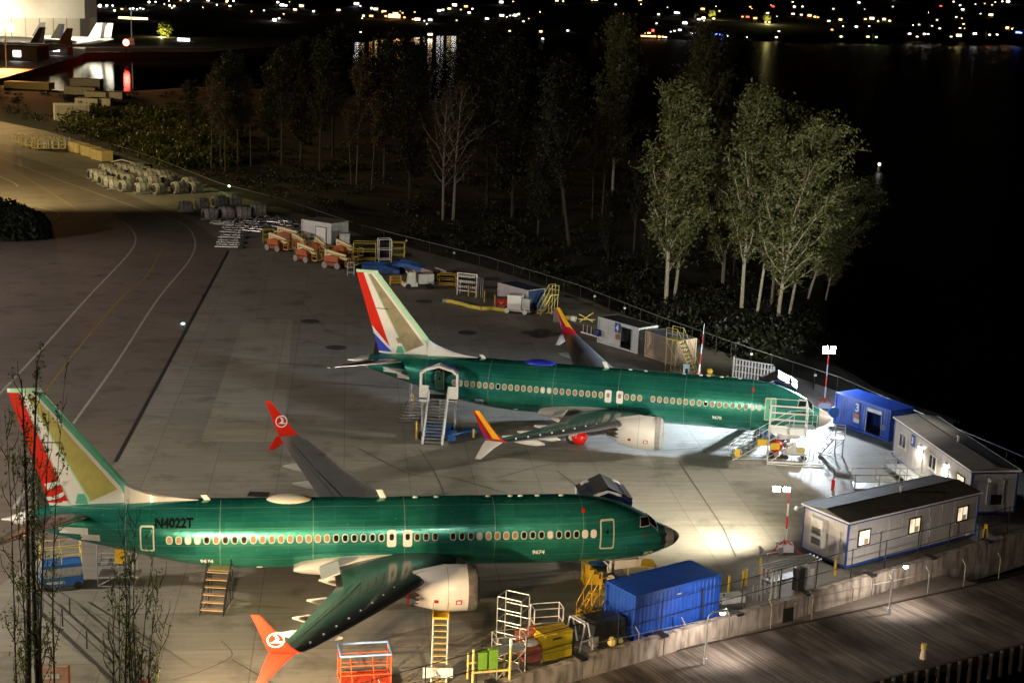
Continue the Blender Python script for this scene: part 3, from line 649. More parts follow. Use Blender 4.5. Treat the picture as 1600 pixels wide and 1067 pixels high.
    for s in (7.2,8.6,9.6,10.2,11.5,14.5,15.7): MB().ball((-s,0.0,5.47),.13,8,5,(1.2,.6,.5)).obj('roof_fitting',white,A)
    m=MB().loft([[(-13.5-c_-k*.2,-.3+y,z) for c_,y in ((.0,.0),(.1,.02),(.3,0),(.1,-.02))] for z,k in ((1.5,0),(1.1,.6))]).obj('blade_antenna',white,A)
    return A
near=airliner('green-film airliner with red and white rudder, registration N4022T, nearest the camera',(10.3068,84.2113,0),.1495,
  dict(near=True,nose_tip=True,tan=M('olive_yellow_panel',(.42,.38,.10),.5,var=.18,scale=1.6),rudder=tred,stab=wingm,winglet=tred,lower=tred,dome=M('dome_cream',(.62,.6,.5),.4),
       panes='wwbbbwbbbttttwbbbbb'+'bbbbbbbtttttttttbbbtbwwttt'))
far=airliner('green-film airliner with red, white and blue rudder, parked beyond the other one',(24.8028,111.322,0),-.1745,
  dict(near=False,nose_tip=False,tan=M('brown_grey_panel',(.30,.26,.15),.5,var=.3,scale=1.6),rudder=tred,stab=wingm,winglet=M('livery_red',(.5,.012,.02),.35,coat=.3),lower=fair,dome=sblue,panes='wwttttttbttttttttttttttttttt'))
# ================================================================ CONTAINERS, SHEDS
def corr(m,p,q,z0,z1,pitch=.28,dep=.045,nrm=None):      # corrugated sheet from p to q
    p,q=Vector((p[0],p[1],0)),Vector((q[0],q[1],0)); L_=(q-p).length; t=(q-p)/L_; nn=Vector((t.y,-t.x,0)); n=max(2,int(L_/pitch)); st=L_/n; pts=[]
    for i in range(n):
        for f,d in ((0,0),(.25,0),(.4,-dep),(.85,-dep)): pts.append(p+t*(st*(i+f))+nn*d)
    pts.append(q); vs=[(v.x,v.y,z0) for v in pts]+[(v.x,v.y,z1) for v in pts]; k=len(pts)
    m.add(vs,[(i,i+1,k+i+1,k+i) for i in range(k-1)])
def container(name,label,cat,loc,rz,mat,L_=6.06,Wd=2.44,H_=2.59,roof_corr=True,door=None,roofmat=None,doormat=None):
    # local: x along length from the corner, y away from the viewer side, front long side at y=0
    A=thing(name,label,cat,loc,rz)
    m=MB()
    dz=(.0,)
    if door: corr(m,(0,0),(door[0],0),.15,H_-.12); corr(m,(door[1],0),(L_,0),.15,H_-.12); m.box((door[0],-.02,2.25 if H_>2.4 else H_-.3),(door[1],.03,H_-.12))
    else: corr(m,(0,0),(L_,0),.15,H_-.12)
    corr(m,(L_,0),(L_,Wd),.15,H_-.12); corr(m,(L_,Wd),(0,Wd),.15,H_-.12); corr(m,(0,Wd),(0,0),.15,H_-.12)
    m.obj('wall',mat,A,recalc=False)
    m=MB()
    for x in (0,L_):
        for y in (0,Wd): m.box((x-.07,y-.07,0),(x+.07,y+.07,H_))
    for z in (.0,H_-.14):
        m.box((.07,-.06,z),(L_-.07,.03,z+.14)); m.box((.07,Wd-.03,z),(L_-.07,Wd+.06,z+.14)); m.box((-.06,.07,z),(.03,Wd-.07,z+.14)); m.box((L_-.03,.07,z),(L_+.06,Wd-.07,z+.14))
    m.obj('frame',mat,A)
    m=MB(); n=int(L_/.26); pts=[]
    for i in range(n):
        for f,z in ((0,0),(.3,0),(.45,.04),(.85,.04)): pts.append((.05+(L_-.1)*(i+f)/n,z))
    pts.append((L_-.05,0))
    vs=[(x,.05,H_-.03+z*(1 if roof_corr else 0)) for x,z in pts]+[(x,Wd-.05,H_-.03+z*(1 if roof_corr else 0)) for x,z in pts]; k=len(pts)
    m.add(vs,[(i,i+1,k+i+1,k+i) for i in range(k-1)]).obj('roof',roofmat or mat,A,recalc=False)
    if door:
        MB().box((door[0],.06,.13),(door[1],Wd-.08,.17)).obj('floor',dark,A)
        MB().box((door[0]-.05,-.05,.14),(door[0],.02,2.25)).box((door[1],-.05,.14),(door[1]+.05,.02,2.25)).obj('door_frame',steel,A)
        if doormat: MB().box((door[0]+.05,-.05,1.95),(door[1]-.05,-.02,2.24)).obj('roller_door',doormat,A)
    return A
def on_wall(A,rz,loc,x,z,y=-.07): pass
p=G(990,1000); q=G(1115,965); az=head(p,q)
BC=container('shipping_container','royal blue corrugated shipping container behind the sea wall, below the nose of the nearest airliner','shipping container',p,az,blue)
MB().box((2.9,-.09,2.05),(3.2,-.07,2.12)).obj('lock_plate',steel,BC)
p=G(1303,660); q=G(1388,690); az=head(p,q)
C3=container('site_container','blue container with white number 3 and open doorway, beside the floodlight tower','storage container',p,az,blue,door=(3.55,5.15),doormat=white)
texton('3',.95,(2.55,-.12,1.9),(1,0,0),(0,0,1),txtw,C3,'number',.03)
MB().box((2.25,-.11,1.05),(2.85,-.08,1.42)).obj('warning_sign',orange,C3); MB().box((2.25,-.11,.68),(2.85,-.08,1.02)).obj('notice',offw,C3)
m=MB(); m.loft([[(5.55+r*math.cos(a),-.12-y,1.05+r*1.3*math.sin(a)) for a in [2*math.pi*i/14 for i in range(14)]] for r,y in ((.13,0),(.17,.05),(.13,.1))],cap=False).obj('coiled_hose',offw,C3)
tag(MB().loft([[Vector(G(1305,662))+Vector((-.3+r*math.cos(a),-.35+y,1.1+r*math.sin(a))) for a in [2*math.pi*i/16 for i in range(16)]] for y,r in ((-.12,.42),(-.1,.45),(.1,.45),(.12,.42),(.12,.12))]).obj('hose_reel',blueeq),'round blue hose reel at the left end of the blue container numbered 3','hose reel')
p=G(934,534); q=G(990,551); az=head(p,q)
C4=container('site_container','white corrugated container with blue number 4 sign and dark open doorway','storage container',p,az,M('container_white',(.55,.6,.66),.5,var=.2,scale=1),L_=5.9,door=(3.4,4.9),roofmat=dark)
MB().box((2.55,-.12,1.55),(3.3,-.08,2.5)).obj('number_sign',blue,C4); texton('4',.8,(2.93,-.14,2.0),(1,0,0),(0,0,1),txtw,C4,'number',.03); MB().box((2.7,-.11,.85),(3.2,-.08,1.4)).obj('warning_sign',orange,C4)
MB().box((-.15,-.5,.7),(.5,-.1,1.3)).obj('hose_box',navy,C4)
p=G(1008,556); q=G(1053,571)
CT=container('storage_box','tan panelled container between the white container number 4 and the yellow stair tower','storage container',p,head(p,q),M('tan_panel',(.46,.36,.29),.6,var=.2,scale=1),L_=4.6,Wd=2.3,H_=2.5,roofmat=M('blue_grey_roof',(.05,.07,.12),.6))
p=G(472,377); q=G(503,382)
CW=container('storage_shed','white container shed with a pale door, standing behind the orange boom lifts','shed',p,head(p,q)+.0,M('shed_white',(.6,.62,.64),.5,var=.15,scale=.8),L_=5.2,Wd=3.4,H_=3.0,roofmat=M('shed_roof_grey',(.25,.24,.23),.7,var=.2))
MB().box((2.6,-.10,.1),(4.3,-.06,2.3)).obj('door',white,CW); MB().box((2.5,-.08,.05),(2.6,-.05,2.4)).box((4.3,-.08,.05),(4.4,-.05,2.4)).box((2.5,-.08,2.3),(4.4,-.05,2.4)).obj('door_frame',dark,CW)
p=G(530,388); MBo=thing('utility_cabinet','small grey cabinet against the right side of the white shed','cabinet',p,.1)
MB().box((0,0,.1),(1.4,1.2,1.9)).obj('body',steel,MBo); MB().box((-.05,-.05,1.9),(1.45,1.25,1.98)).obj('lid',alu,MBo); MB().box((.1,-.03,.3),(.65,-.005,1.7)).box((.72,-.03,.3),(1.3,-.005,1.7)).obj('door',offw,MBo)
p=G(778,476); q=G(817,487)
CB=container('storage_box','grey-sided container with dark blue end, behind the white ground cart','storage container',p,head(p,q),M('pale_grey_panel',(.42,.40,.43),.55,var=.15,scale=1),L_=5.0,Wd=2.4,H_=2.5,roofmat=M('dark_blue_roof',(.02,.035,.08),.6))
corr_m=MB(); corr_m.box((5.09,.1,.2),(5.12,2.3,2.4)).obj('end_door',M('dark_blue_door',(.02,.06,.2),.5),CB)
# site trailers
def trailer(name,label,c0,c1,c2,Hh,side='near'):   # c0 left-near roof corner on ground plan, c1 right..., c2 depth point
    L_=(c1-c0).length; Wd=abs((c2-c0).dot(Vector((-(c1-c0).y,(c1-c0).x,0)).normalized())); az=head(c0,c1)
    A=thing(name,label,'site office trailer',(c0.x,c0.y,0),az)
    wm_=M('trailer_siding',(.50,.49,.50),.55,var=.12,scale=.8,stretch=(8,8,.3)); trim=M('trailer_blue_trim',(.02,.07,.32),.45); rf=M('trailer_roofing',(.10,.092,.082),.75,var=.35,scale=.9,bump=.4)
    m=MB(); m.box((0,0,.25),(L_,Wd,Hh-.12))
    for i in range(1,int(L_/1.22)): m.box((i*1.22-.012,-.012,.3),(i*1.22+.012,Wd+.012,Hh-.2))
    m.obj('wall',wm_,A)
    rise=.28
    m=MB(); m.prism([(-.12,0),(L_+.12,0),(L_+.12,.1),(-.12,.1)],0,.01); m=MB()
    xs=(-.15,L_+.15)
    m.loft([[(x,-.15,Hh-.1),(x,Wd+.15,Hh-.1),(x,Wd+.15,Hh),(x,Wd/2,Hh+rise),(x,-.15,Hh)] for x in xs]).obj('roof',rf,A)
    m=MB()
    for y in (-.18,Wd+.15): m.box((-.18,y,Hh-.08),(L_+.18,y+.03,Hh+.02))
    for x in (-.18,L_+.15): m.box((x,-.15,Hh-.08),(x+.03,Wd+.15,Hh+.02))
    m.obj('gutter',white,A)
    m=MB()
    for x in (0,L_):
        for y in (0,Wd): m.box((x-.05,y-.05,.2),(x+.05,y+.05,Hh-.1))
    for y in (-.03,Wd): m.box((.05,y,Hh-.24),(L_-.05,y+.03,Hh-.10)); m.box((.05,y,.2),(L_-.05,y+.03,.34))
    for x in (-.03,L_): m.box((x,.05,Hh-.24),(x+.03,Wd-.05,Hh-.1)); m.box((x,.05,.2),(x+.03,Wd-.05,.34))
    m.obj('trim',trim,A)
    m=MB(); m.box((.2,.2,0),(L_-.2,Wd-.2,.25)); m.obj('skirting',dark,A)
    m=MB()
    m.box((0,Wd/2-.03,Hh+rise-.03),(L_,Wd/2+.03,Hh+rise+.025)); m.obj('ridge_seam',black,A)
    v=MB(); v.tube((L_*.55,Wd*.5,Hh+rise-.05),(L_*.55,Wd*.5,Hh+rise+.32),.09).tube((L_*.55,Wd*.5,Hh+rise+.32),(L_*.55,Wd*.5,Hh+rise+.42),.15); v.obj('roof_vent',alu,A)
    return A,L_,Wd
litw=M('lit_window_warm',(1,.83,.58),emit=.42); litw2=M('lit_window_cream',(1,.88,.66),emit=.6)
def wwindow(A,x,z,w,h,axis,pos,glass,sgn=-1):   # window on wall; axis 'y' => wall at y=pos
    def bx(m,a0,a1,z0,z1,d0,d1):
        if axis=='y': m.box((a0,pos+min(d0*sgn,d1*sgn),z0),(a1,pos+max(d0*sgn,d1*sgn),z1))
        else: m.box((pos+min(d0*sgn,d1*sgn),a0,z0),(pos+max(d0*sgn,d1*sgn),a1,z1))
        return m
    m=MB(); t=.07
    bx(m,x-w/2-t,x+w/2+t,z+h/2,z+h/2+t,.0,.08); bx(m,x-w/2-t,x+w/2+t,z-h/2-t,z-h/2,.0,.08); bx(m,x-w/2-t,x-w/2,z-h/2,z+h/2,.0,.08); bx(m,x+w/2,x+w/2+t,z-h/2,z+h/2,.0,.08)
    f=m.obj('window',white if glass is paneblk or glass is glassd else dark,A)
    bx(MB(),x-w/2,x+w/2,z-h/2,z+h/2,.01,.03).obj('pane',glass,f)
    bx(MB(),x-.03,x+.03,z-h/2,z+h/2,.032,.07).obj('mullion',white,f)
    if glass in (litw,litw2):
        bx(MB(),x+.06,x+w*.42,z-h*.48,z-h*.10,.031,.036).obj('cabinet_inside',M('room_furniture_glow',(.45,.30,.17),emit=.16),f); bx(MB(),x-w*.46,x-w*.2,z+h*.12,z+h*.46,.031,.036).obj('blind',M('window_blind_lit',(.9,.72,.48),emit=.28),f)  # room light on furniture and blind put in as a dim glow
    bx(MB(),x-w/2-.12,x+w/2+.12,z-h/2-.13,z-h/2-t,.0,.11).obj('sill',white,f)
c0=G(1327,815,3.2); c1=G(1530,768,3.2); c2=G(1257,787,3.2)
T1,L1,W1=trailer("office_trailer","pale grey site trailer with three lit yellow windows facing the sea wall",Vector((c0.x,c0.y,0)),Vector((c1.x,c1.y,0)),Vector((c2.x,c2.y,0)),3.2)
for fx in (.118,.497,.875): wwindow(T1,L1*fx,1.95,.95,.92,'y',0,litw2 if fx<.2 else litw)
# air conditioner and door on the left end
m=MB(); m.box((-.42,1.75,.95),(0,2.75,2.75)); ac=m.obj('air_conditioner',offw,T1)
m=MB()
for k in range(9): m.box((-.45,1.85,1.1+k*.05),(-.42,2.62,1.125+k*.05)); m.box((-.45,1.85,1.75+k*.05),(-.42,2.62,1.775+k*.05))
m.obj('grille',dark,ac)
MB().box((-.05,.55,.3),(-.02,.62,2.4)).box((-.05,.25,1.3),(-.02,.6,1.7)).obj('conduit',steel,T1); MB().box((-.04,2.95,2.55),(-.0,3.35,2.8)).obj('notice',offw,T1); MB().box((.15,-.03,2.62),(.75,-.0,2.85)).obj('notice',offw,T1)
MB().tube((-.15,W1,3.05),(-.55,W1+.1,3.0),.05).ball((-.65,W1+.1,2.95),.16,8,6).obj('wall_floodlight',alu,T1)
MB().tube((L1*.62,-.06,.3),(L1*.62,-.06,2.4),.02).obj('downpipe',steel,T1); MB().box((L1*.93,-.05,.35),(L1*.93+.3,-.0,.6)).obj('vent',white,T1)
c0=G(1400,652,3.3); c1=G(1520,735,3.3); c2=G(1465,652,3.3)
T2,L2,W2=trailer('office_trailer','pale grey site trailer with number 3 sign and two wall lamps, next to the water',Vector((c0.x,c0.y,0)),Vector((c1.x,c1.y,0)),Vector((c2.x,c2.y,0)),3.3)
for fx in (.13,.535,.88): wwindow(T2,L2*fx,1.95,1.1,.95,'y',0,glassd if fx<.8 else litw)
MB().box((L2*.245,-.1,2.1),(L2*.245+.62,-.05,2.95)).obj('number_sign',blue,T2); texton('3',.62,(L2*.245+.31,-.12,2.5),(1,0,0),(0,0,1),txtw,T2,'number',.03)
for fx in (.37,.70):
    MB().box((L2*fx-.13,-.16,2.45),(L2*fx+.13,-.0,2.62)).obj('wall_lamp',alu,T2)
    MB().box((L2*fx-.12,-.17,2.38),(L2*fx+.12,-.02,2.445)).obj('lamp_lens',lampw,T2)
    M4=Matrix.Translation((c0.x,c0.y,0))@Matrix.Rotation(head(c0,c1),4,'Z'); P_=M4@Vector((L2*fx,-.35,2.38)); Q_=M4@Vector((L2*fx,-.6,0))
    spot('trailer_wall_light',P_,Q_,130,(1,.9,.7),160,rad=.1)
for fx in (.37,.70): MB().box((L2*fx-.42,-.05,.35),(L2*fx+.42,-.0,2.3)).obj('door',offw,T2)
MB().box((L2*.46,-.05,2.45),(L2*.46+.5,-.0,2.75)).obj('vent',steel,T2)
# right-hand end wall: air conditioner
m=MB(); m.box((L2,1.2,.9),(L2+.45,2.2,2.75)).obj('air_conditioner',offw,T2); MB().box((L2+.455,1.3,1.0),(L2+.47,2.1,1.7)).obj('grille',dark,T2); MB().tube((L2+.06,2.6,.3),(L2+.06,2.6,2.9),.035).obj('conduit',steel,T2); MB().box((L2,.2,2.62),(L2+.03,1.0,2.95)).obj('notice',offw,T2)
# ================================================================ FLOODLIGHT TOWERS
redm=M('mast_red',(.5,.03,.02),.45); mastw=M('mast_white',(.75,.75,.75),.4)
def tripod_mast(name,label,base,h,lean=(0,0),heads=4,lit=True,arm=None,n=5,glow=lampcool):
    A=thing(name,label,'floodlight tower' if heads else 'mast',base); top=Vector((lean[0],lean[1],h))
    for i in range(n):
        a=top*(i/n); b_=top*((i+1)/n); MB().tube(a,b_,.09-.012*i,n=10).obj('mast_section',redm if i%2==0 else mastw,A,True)
    for k in range(3):
        a=R(90+120*k); MB().tube((1.3*math.cos(a),1.3*math.sin(a),.05),top*.22,.045).tube((1.3*math.cos(a),1.3*math.sin(a),0),(1.3*math.cos(a),1.3*math.sin(a),.12),.09).obj('tripod_leg',redm,A)
    MB().box((-.5,-.35,.15),(.5,.35,.6)).obj('base_box',mastw,A)
    if heads:
        hd=arm or Vector((0,0,0)); MB().tube(top,top+hd,.04).tube(top+hd+Vector((-.55,0,0)),top+hd+Vector((.55,0,0)),.035).obj('lamp_bar',steel,A)
        for i in range(heads):
            x=(i%2-.5)*.62; z=.12+.34*(i//2)
            lh=MB().box((x-.24+hd.x,hd.y-.10,z-.15+h),(x+.24+hd.x,hd.y+.10,z+.17+h)).obj('floodlight',dark,A)
            MB().box((x-.21+hd.x,hd.y-.125,z-.13+h),(x+.21+hd.x,hd.y-.104,z+.15+h)).obj('lens',glow,lh)
            if glow is lampcool: MB().box((x-.21+hd.x,hd.y+.104,z-.13+h),(x+.21+hd.x,hd.y+.125,z+.15+h)).obj('lens',glow,lh)
    return A
tripod_mast('light_tower','tall red and white floodlight tower blazing blue-white beside the blue container numbered 3',(TOWER[0],TOWER[1],0),TOWER[2]-.35,heads=4)
tripod_mast('light_tower','floodlight tower with a warm white lamp beside the trailer with lit windows',(TOWER2[0]+.4,TOWER2[1],0),TOWER2[2]-.3,arm=Vector((-.5,0,.05)),heads=2,glow=M('warm_lamp_glow',(1,.93,.78),emit=120))
p=G(1090,600); tripod_mast('warning_mast','unlit thin red and white mast beside the yellow stair tower',(p.x,p.y,0),5.6,heads=0,n=6,lean=(.25,0))
for (x,y,z),l in (((-13.3,56,4.6),'portable floodlight mast just below the picture, near the tip of the nearest wing'),((-34,60,7.0),'portable floodlight mast left of the saplings, outside the picture'),((2,46,9.0),'floodlight mast on the bank below the picture centre'),((-62,70,20),'high floodlight mast left of the taxiway, outside the picture'),((-90,215,16),'yellow-lit mast left of the wrapped engines, outside the picture'),((12,18,22),'high mast on the bank below the pier'),((-105,150,22),'high floodlight mast beyond the taxiway bend, outside the picture'),((52,112,15),'added fill-light mast right of the trailers, outside the picture')):
    A=thing('floodlight_mast',l,'floodlight mast',(x,y,0),group='floodlight masts outside the picture'); MB().tube((0,0,-2),(0,0,z+.5),.12,n=8).obj('pole',steel,A); MB().box((-.5,-.25,z+.5),(.5,.25,z+.75)).obj('lamp_head',dark,A)  # pole and head added under each flood out of view
m=MB(); tt=thing('lamp_stand','stand holding two unlit round work lamps beside the warm floodlight tower','work light',G(1197,905)); m.tube((0,0,0),(0,0,1.6),.035).tube((-.35,0,1.6),(.6,.1,1.75),.03).obj('stand',steel,tt)
for x,dx in ((-.4,-.2),(.65,.25)): MB().loft([[(x+dx*t,r*math.cos(a),1.85+r*math.sin(a)) for a in [2*math.pi*i/12 for i in range(12)]] for t,r in ((-.5,.08),(0,.2),(.8,.3))]).obj('work_lamp',steel,tt,True)
MB().tube((0,0,.7),(.5,.3,.0),.03).tube((0,0,.7),(-.5,.2,0),.03).tube((0,0,.7),(.0,-.5,0),.03).obj('tripod',redm,tt)
# ================================================================ STAIRS, STANDS
def stair(m,a,b,w,n,dirn,rail=True): pass
def steps_thing(name,label,cat,loc,rz,H_,run,w,n,mf,mt,plat=1.0,rail=1.0,legs=True,group=None):
    # climbs along +x from 0 to run, platform beyond; stringers, treads, rails
    A=thing(name,label,cat,loc,rz,group)
    m=MB()
    for y in (0,w): m.slab([(0,y-.03,0),(.15,y-.03,0),(run,y-.03,H_-.02),(run-.15,y-.03,H_)],(0,.06,0))
    m.obj('stringer',mf,A)
    for i in range(n):
        x=run*(i+.6)/n; z=H_*(i+1)/n-.02; MB().box((x-.14,.03,z-.04),(x+.14,w-.03,z)).obj('tread',mt,A)
    if plat: MB().box((run,0,H_-.08),(run+plat,w,H_)).obj('platform',mt,A)
    if legs:
        for x in ((run+plat-.06,run+.06) if plat else (run,)):
            for y in (.03,w-.03): MB().tube((x,y,0),(x,y,H_-.08),.035).obj('leg',mf,A)
        m=MB(); m.tube((.1,.03,.08),(run+plat,.03,.08),.03).tube((.1,w-.03,.08),(run+plat,w-.03,.08),.03).tube((run+plat-.06,.03,H_*.9),(run*.55,.03,.1),.025).tube((run+plat-.06,w-.03,H_*.9),(run*.55,w-.03,.1),.025); m.obj('brace',mf,A)
    if rail:
        for y in (.0,w):
            m=MB(); m.tube((.1,y,rail*.9),(run,y,H_+rail),.028).tube((run,y,H_+rail),(run+plat,y,H_+rail),.028).tube((run,y,H_+rail*.5),(run+plat,y,H_+rail*.5),.022)
            m.tube((.1,y,.1),(.1,y,rail*.9),.028).tube((run,y,H_),(run,y,H_+rail),.028).tube((run+plat,y,H_),(run+plat,y,H_+rail),.028).tube((run*.5,y,H_*.5),(run*.5,y,H_*.5+rail),.025); m.obj('handrail',mf,A)
    return A
# small steps under the near airliner
a=G(330,962); st=steps_thing('boarding_steps','grey mobile steps with pale treads under the rear fuselage of the nearest airliner','steps',(a.x-.62,a.y,0),R(88),1.9,1.9,1.3,6,dark,M('worn_tread_wood',(.55,.36,.2),.7,var=.2),plat=.7,rail=.55); st.location=(a.x+.65,a.y,0)
# hooded boarding stairs of the far airliner
def hood_stairs(label,base,rz,Hh=3.0,run=4.6,w=1.5,full=True,cheek=True,hl=2.6):
    A=thing('covered_stairs',label,'boarding stairs',base,rz)
    if full:
        for y in (0,w):
            MB().slab([(0,y-.07,0),(.35,y-.07,0),(run,y-.07,Hh-.2),(run,y-.07,Hh+.6),(-.05,y-.07,.45)],(0,.14,0)).obj('side_panel',white,A)
        n=14
        for i in range(n):
            x=run*(i+.6)/n; z=Hh*(i+1)/n; MB().box((x-.15,.06,z-.05),(x+.15,w-.06,z-.01)).obj('tread',steel,A)
        for y in (.0,w): MB().tube((.1,y,1.0),(run,y,Hh+1.0),.03).tube((.1,y,.3),(.1,y,1.0),.03).obj('handrail',steel,A)
    W0,W1_=-.75,w+.75; x0,x1=run,run+hl
    MB().box((x0-.1,W0,Hh-.1),(x1,W1_,Hh)).obj('platform',dark,A)
    zt=Hh+2.2
    prof=[(W0,Hh),(W0,zt-.25),(W0+.45,zt+.1),(w/2,zt+.42),(W1_-.45,zt+.1),(W1_,zt-.25),(W1_,Hh)]
    inn=[(W0+.16,Hh),(W0+.16,zt-.32),(W0+.5,zt-.05),(w/2,zt+.25),(W1_-.5,zt-.05),(W1_-.16,zt-.32),(W1_-.16,Hh)]
    m=MB(); k=len(prof)
    m.add([(x0,y,z) for y,z in prof]+[(x0,y,z) for y,z in inn]+[(x0+.5,y,z) for y,z in prof]+[(x0+.5,y,z) for y,z in inn],
          [(i,i+1,k+i+1,k+i) for i in range(k-1)]+[(i,2*k+i,2*k+i+1,i+1) for i in range(k-1)]+[(k+i,k+i+1,3*k+i+1,3*k+i) for i in range(k-1)])
    m.obj('hood_frame',white,A)
    m=MB(); segs=6; vs=[]
    for j in range(segs*2+1):
        x=x0+.5+(x1-x0-.5)*j/(segs*2); s_=(.05 if j%2 else 0)
        vs+=[(x,w/2+(y-w/2)*(1-s_),Hh+(z-Hh)*(1-s_)) for y,z in prof]
    m.add(vs,[(j*k+i,j*k+i+1,(j+1)*k+i+1,(j+1)*k+i) for j in range(segs*2) for i in range(k-1)]).obj('bellows_hood',navy,A,recalc=False)
    MB().slab([(x0+.05,W0+.05,zt-.2),(x0+.05,W0+.5,zt+.13),(x0+.05,w/2,zt+.44),(x0+.05,W1_-.5,zt+.13),(x0+.05,W1_-.05,zt-.2)],(.01,0,0)) 
    m=MB(); 
    for a_,b_ in (((W0,zt-.22),(w/2,zt+.46)),((w/2,zt+.46),(W1_,zt-.22))): m.slab([(x0+.02,a_[0],a_[1]),(x0+min(1.5,hl*.6),a_[0],a_[1]),(x0+min(1.5,hl*.6),b_[0],b_[1]),(x0+.02,b_[0],b_[1])],(0,0,.03))
    m.obj('canopy',M('canopy_charcoal',(.05,.05,.055),.6,var=.3) if not cheek else alu,A)
    if not cheek:
        for a_,b_ in (((W0-.02,zt-.28),(w/2,zt+.46)),((w/2,zt+.46),(W1_+.02,zt-.28))): MB().slab([(x0+.02,a_[0],a_[1]+.06),(x1+.1,a_[0],a_[1]+.06),(x1+.1,b_[0],b_[1]+.06),(x0+.02,b_[0],b_[1]+.06)],(0,0,.04)).obj('canopy_sheet',M('canopy_charcoal',(.05,.05,.055),.6,var=.3),A)
        for k_ in range(4):
            z_=zt-.05-.30*k_; bulge=.10 if k_%2 else 0
            MB().slab([(x1+.02+bulge,W0+.02,z_-.52),(x1+.16-bulge,W0+.02,z_-.24),(x1+.16-bulge,w/2,z_+.30),(x1+.02+bulge,w/2,z_+.0)],(.05,0,0)).obj('bellows_fold',navy,A)
            MB().slab([(x1+.02+bulge,w/2,z_+.0),(x1+.16-bulge,w/2,z_+.30),(x1+.16-bulge,W1_-.02,z_-.24),(x1+.02+bulge,W1_-.02,z_-.52)],(.05,0,0)).obj('bellows_fold',navy,A)
    if cheek:
        MB().box((x0-.03,W0,Hh-.2),(x0-.0,W0+.75,Hh+1.0)).obj('side_gate',white,A); MB().box((x0-.03,W1_-.75,Hh-.35),(x0-.0,W1_,Hh+1.0)).obj('side_gate',white,A)
    for y in (W0+.2,W1_-.2):
        for x_ in (x1-.3,x0+.3): MB().tube((x_,y,0),(x_,y,Hh-.1),.06).obj('support_leg',alu,A)
    ch=MB().box((run*.35,-.3,.25),(x1-.2,w+.3,.5)).obj('chassis',blueeq,A)
    for x in (run*.4,x1-.4):
        for y in (-.45,w+.25): MB().loft([[(x+r*math.cos(t),y+o_,.3+r*math.sin(t)) for t in [2*math.pi*i/14 for i in range(14)]] for o_,r in ((0,.3),(.2,.3))]).obj('wheel',rubber,ch)
    return A
a=G(655,690); b_=G(690,692); rz=head(a,b_)+R(90)
fx,fy=math.cos(rz),math.sin(rz)
HS=hood_stairs('white-framed covered boarding stairs at the rear door of the far airliner',(b_.x,b_.y,0),rz,Hh=2.8,run=3.2,hl=1.25)
HS.location=HS.location+Vector((.05,-.55,0))
for y_,x_,l_ in ((2.1,.9,1.5),(-2.2,2.2,.8)): MB().box((x_-.06,y_-.06,.1),(x_+.06,y_+.06,l_)).obj('bumper_post',yellow,HS)
MB().box((.6,-.9,.2),(2.4,-.35,.55)).tube((1.0,-.6,.5),(3.0,-2.2,.5),.09).box((2.6,-2.4,.25),(3.3,-1.4,.55)).obj('drawbar_unit',blueeq,HS)
# hoods showing behind the two fuselages, seen from the port side
a=G(938,800); HB=hood_stairs('covered boarding stairs with navy bellows showing above the nose of the nearest airliner',(6.1,95.9,0),R(-81.4)+0,Hh=2.55,run=4.9,cheek=False); HB.location=(a.x+.0,a.y+4.2,0)
# place so that the hood meets the port door
f1=Vector((math.cos(.1495),math.sin(.1495),0)); l1=Vector((-f1.y,f1.x,0)); base=Vector((10.3068,84.2113,0))-f1*4.0+l1*(1.85+7.5); HB.location=base-f1*.75*(1)+Vector((0,0,0)); HB.rotation_euler=(0,0,.1495-math.pi/2)
f2=Vector((math.cos(-.1745),math.sin(-.1745),0)); l2=Vector((-f2.y,f2.x,0)); base=Vector((24.8028,111.322,0))-f2*4.3+l2*(1.85+7.5)
HF=dup(HB,base-f2*.75,-.1745-math.pi/2,'covered boarding stairs with navy bellows showing above the nose of the far airliner')
# maintenance stand with long stairs at the far airliner nose
a=G(1143,719); b_=G(1196,722)
MS=steps_thing('access_stairs','long white access stairs climbing to the caged platform at the far airliner nose','access stairs',(a.x,a.y,0),R(6),2.55,4.6,1.1,11,alu,steel,plat=1.8,rail=1.05)
MB().box((1.9,-.12,1.2),(2.6,-.05,1.7)).obj('yellow_guard',yellow,MS); MB().box((2.9,-.12,.9),(3.6,-.05,1.4)).obj('yellow_guard',yellow,MS); MB().box((.2,-.1,.3),(.6,-.05,.9)).obj('yellow_guard',yellow,MS)
def cage(name,label,cat,loc,rz,dx,dy,z0,z1,mf,legs=True,mesh_=True,floor=True,r=.035,mf2=None,hb=4):
    A=thing(name,label,cat,loc,rz); mf2=mf2 or mf
    for x in (0,dx):
        for y in (0,dy): MB().tube((x,y,0 if legs else z0),(x,y,z1),r).obj('post',mf,A)
    for i in range(hb):
        z=z0+(z1-z0)*i/(hb-1)
        m=MB(); m.tube((0,0,z),(dx,0,z),r*.8).tube((dx,0,z),(dx,dy,z),r*.8).tube((dx,dy,z),(0,dy,z),r*.8).tube((0,dy,z),(0,0,z),r*.8); m.obj('rail',mf,A)
    if floor: MB().box((0,0,z0-.06),(dx,dy,z0-.01)).obj('platform',mf2,A)
    if legs and z0>.6: MB().tube((0,0,.1),(dx,0,z0),r*.8).tube((0,0,.1),(dx,0,.1),r*.8).tube((0,dy,.1),(dx,dy,.1),r*.8).tube((dx,0,.1),(dx,dy,.1),r*.8).tube((0,0,.1),(0,dy,.1),r*.8).obj('brace',mf,A)
    return A
cage('access_platform','white tubular platform cage on legs beside the far airliner cockpit','access platform',G(1197,727)+Vector((.1,.1,0)),R(-8),2.7,2.2,2.5,4.6,mastw,hb=5)
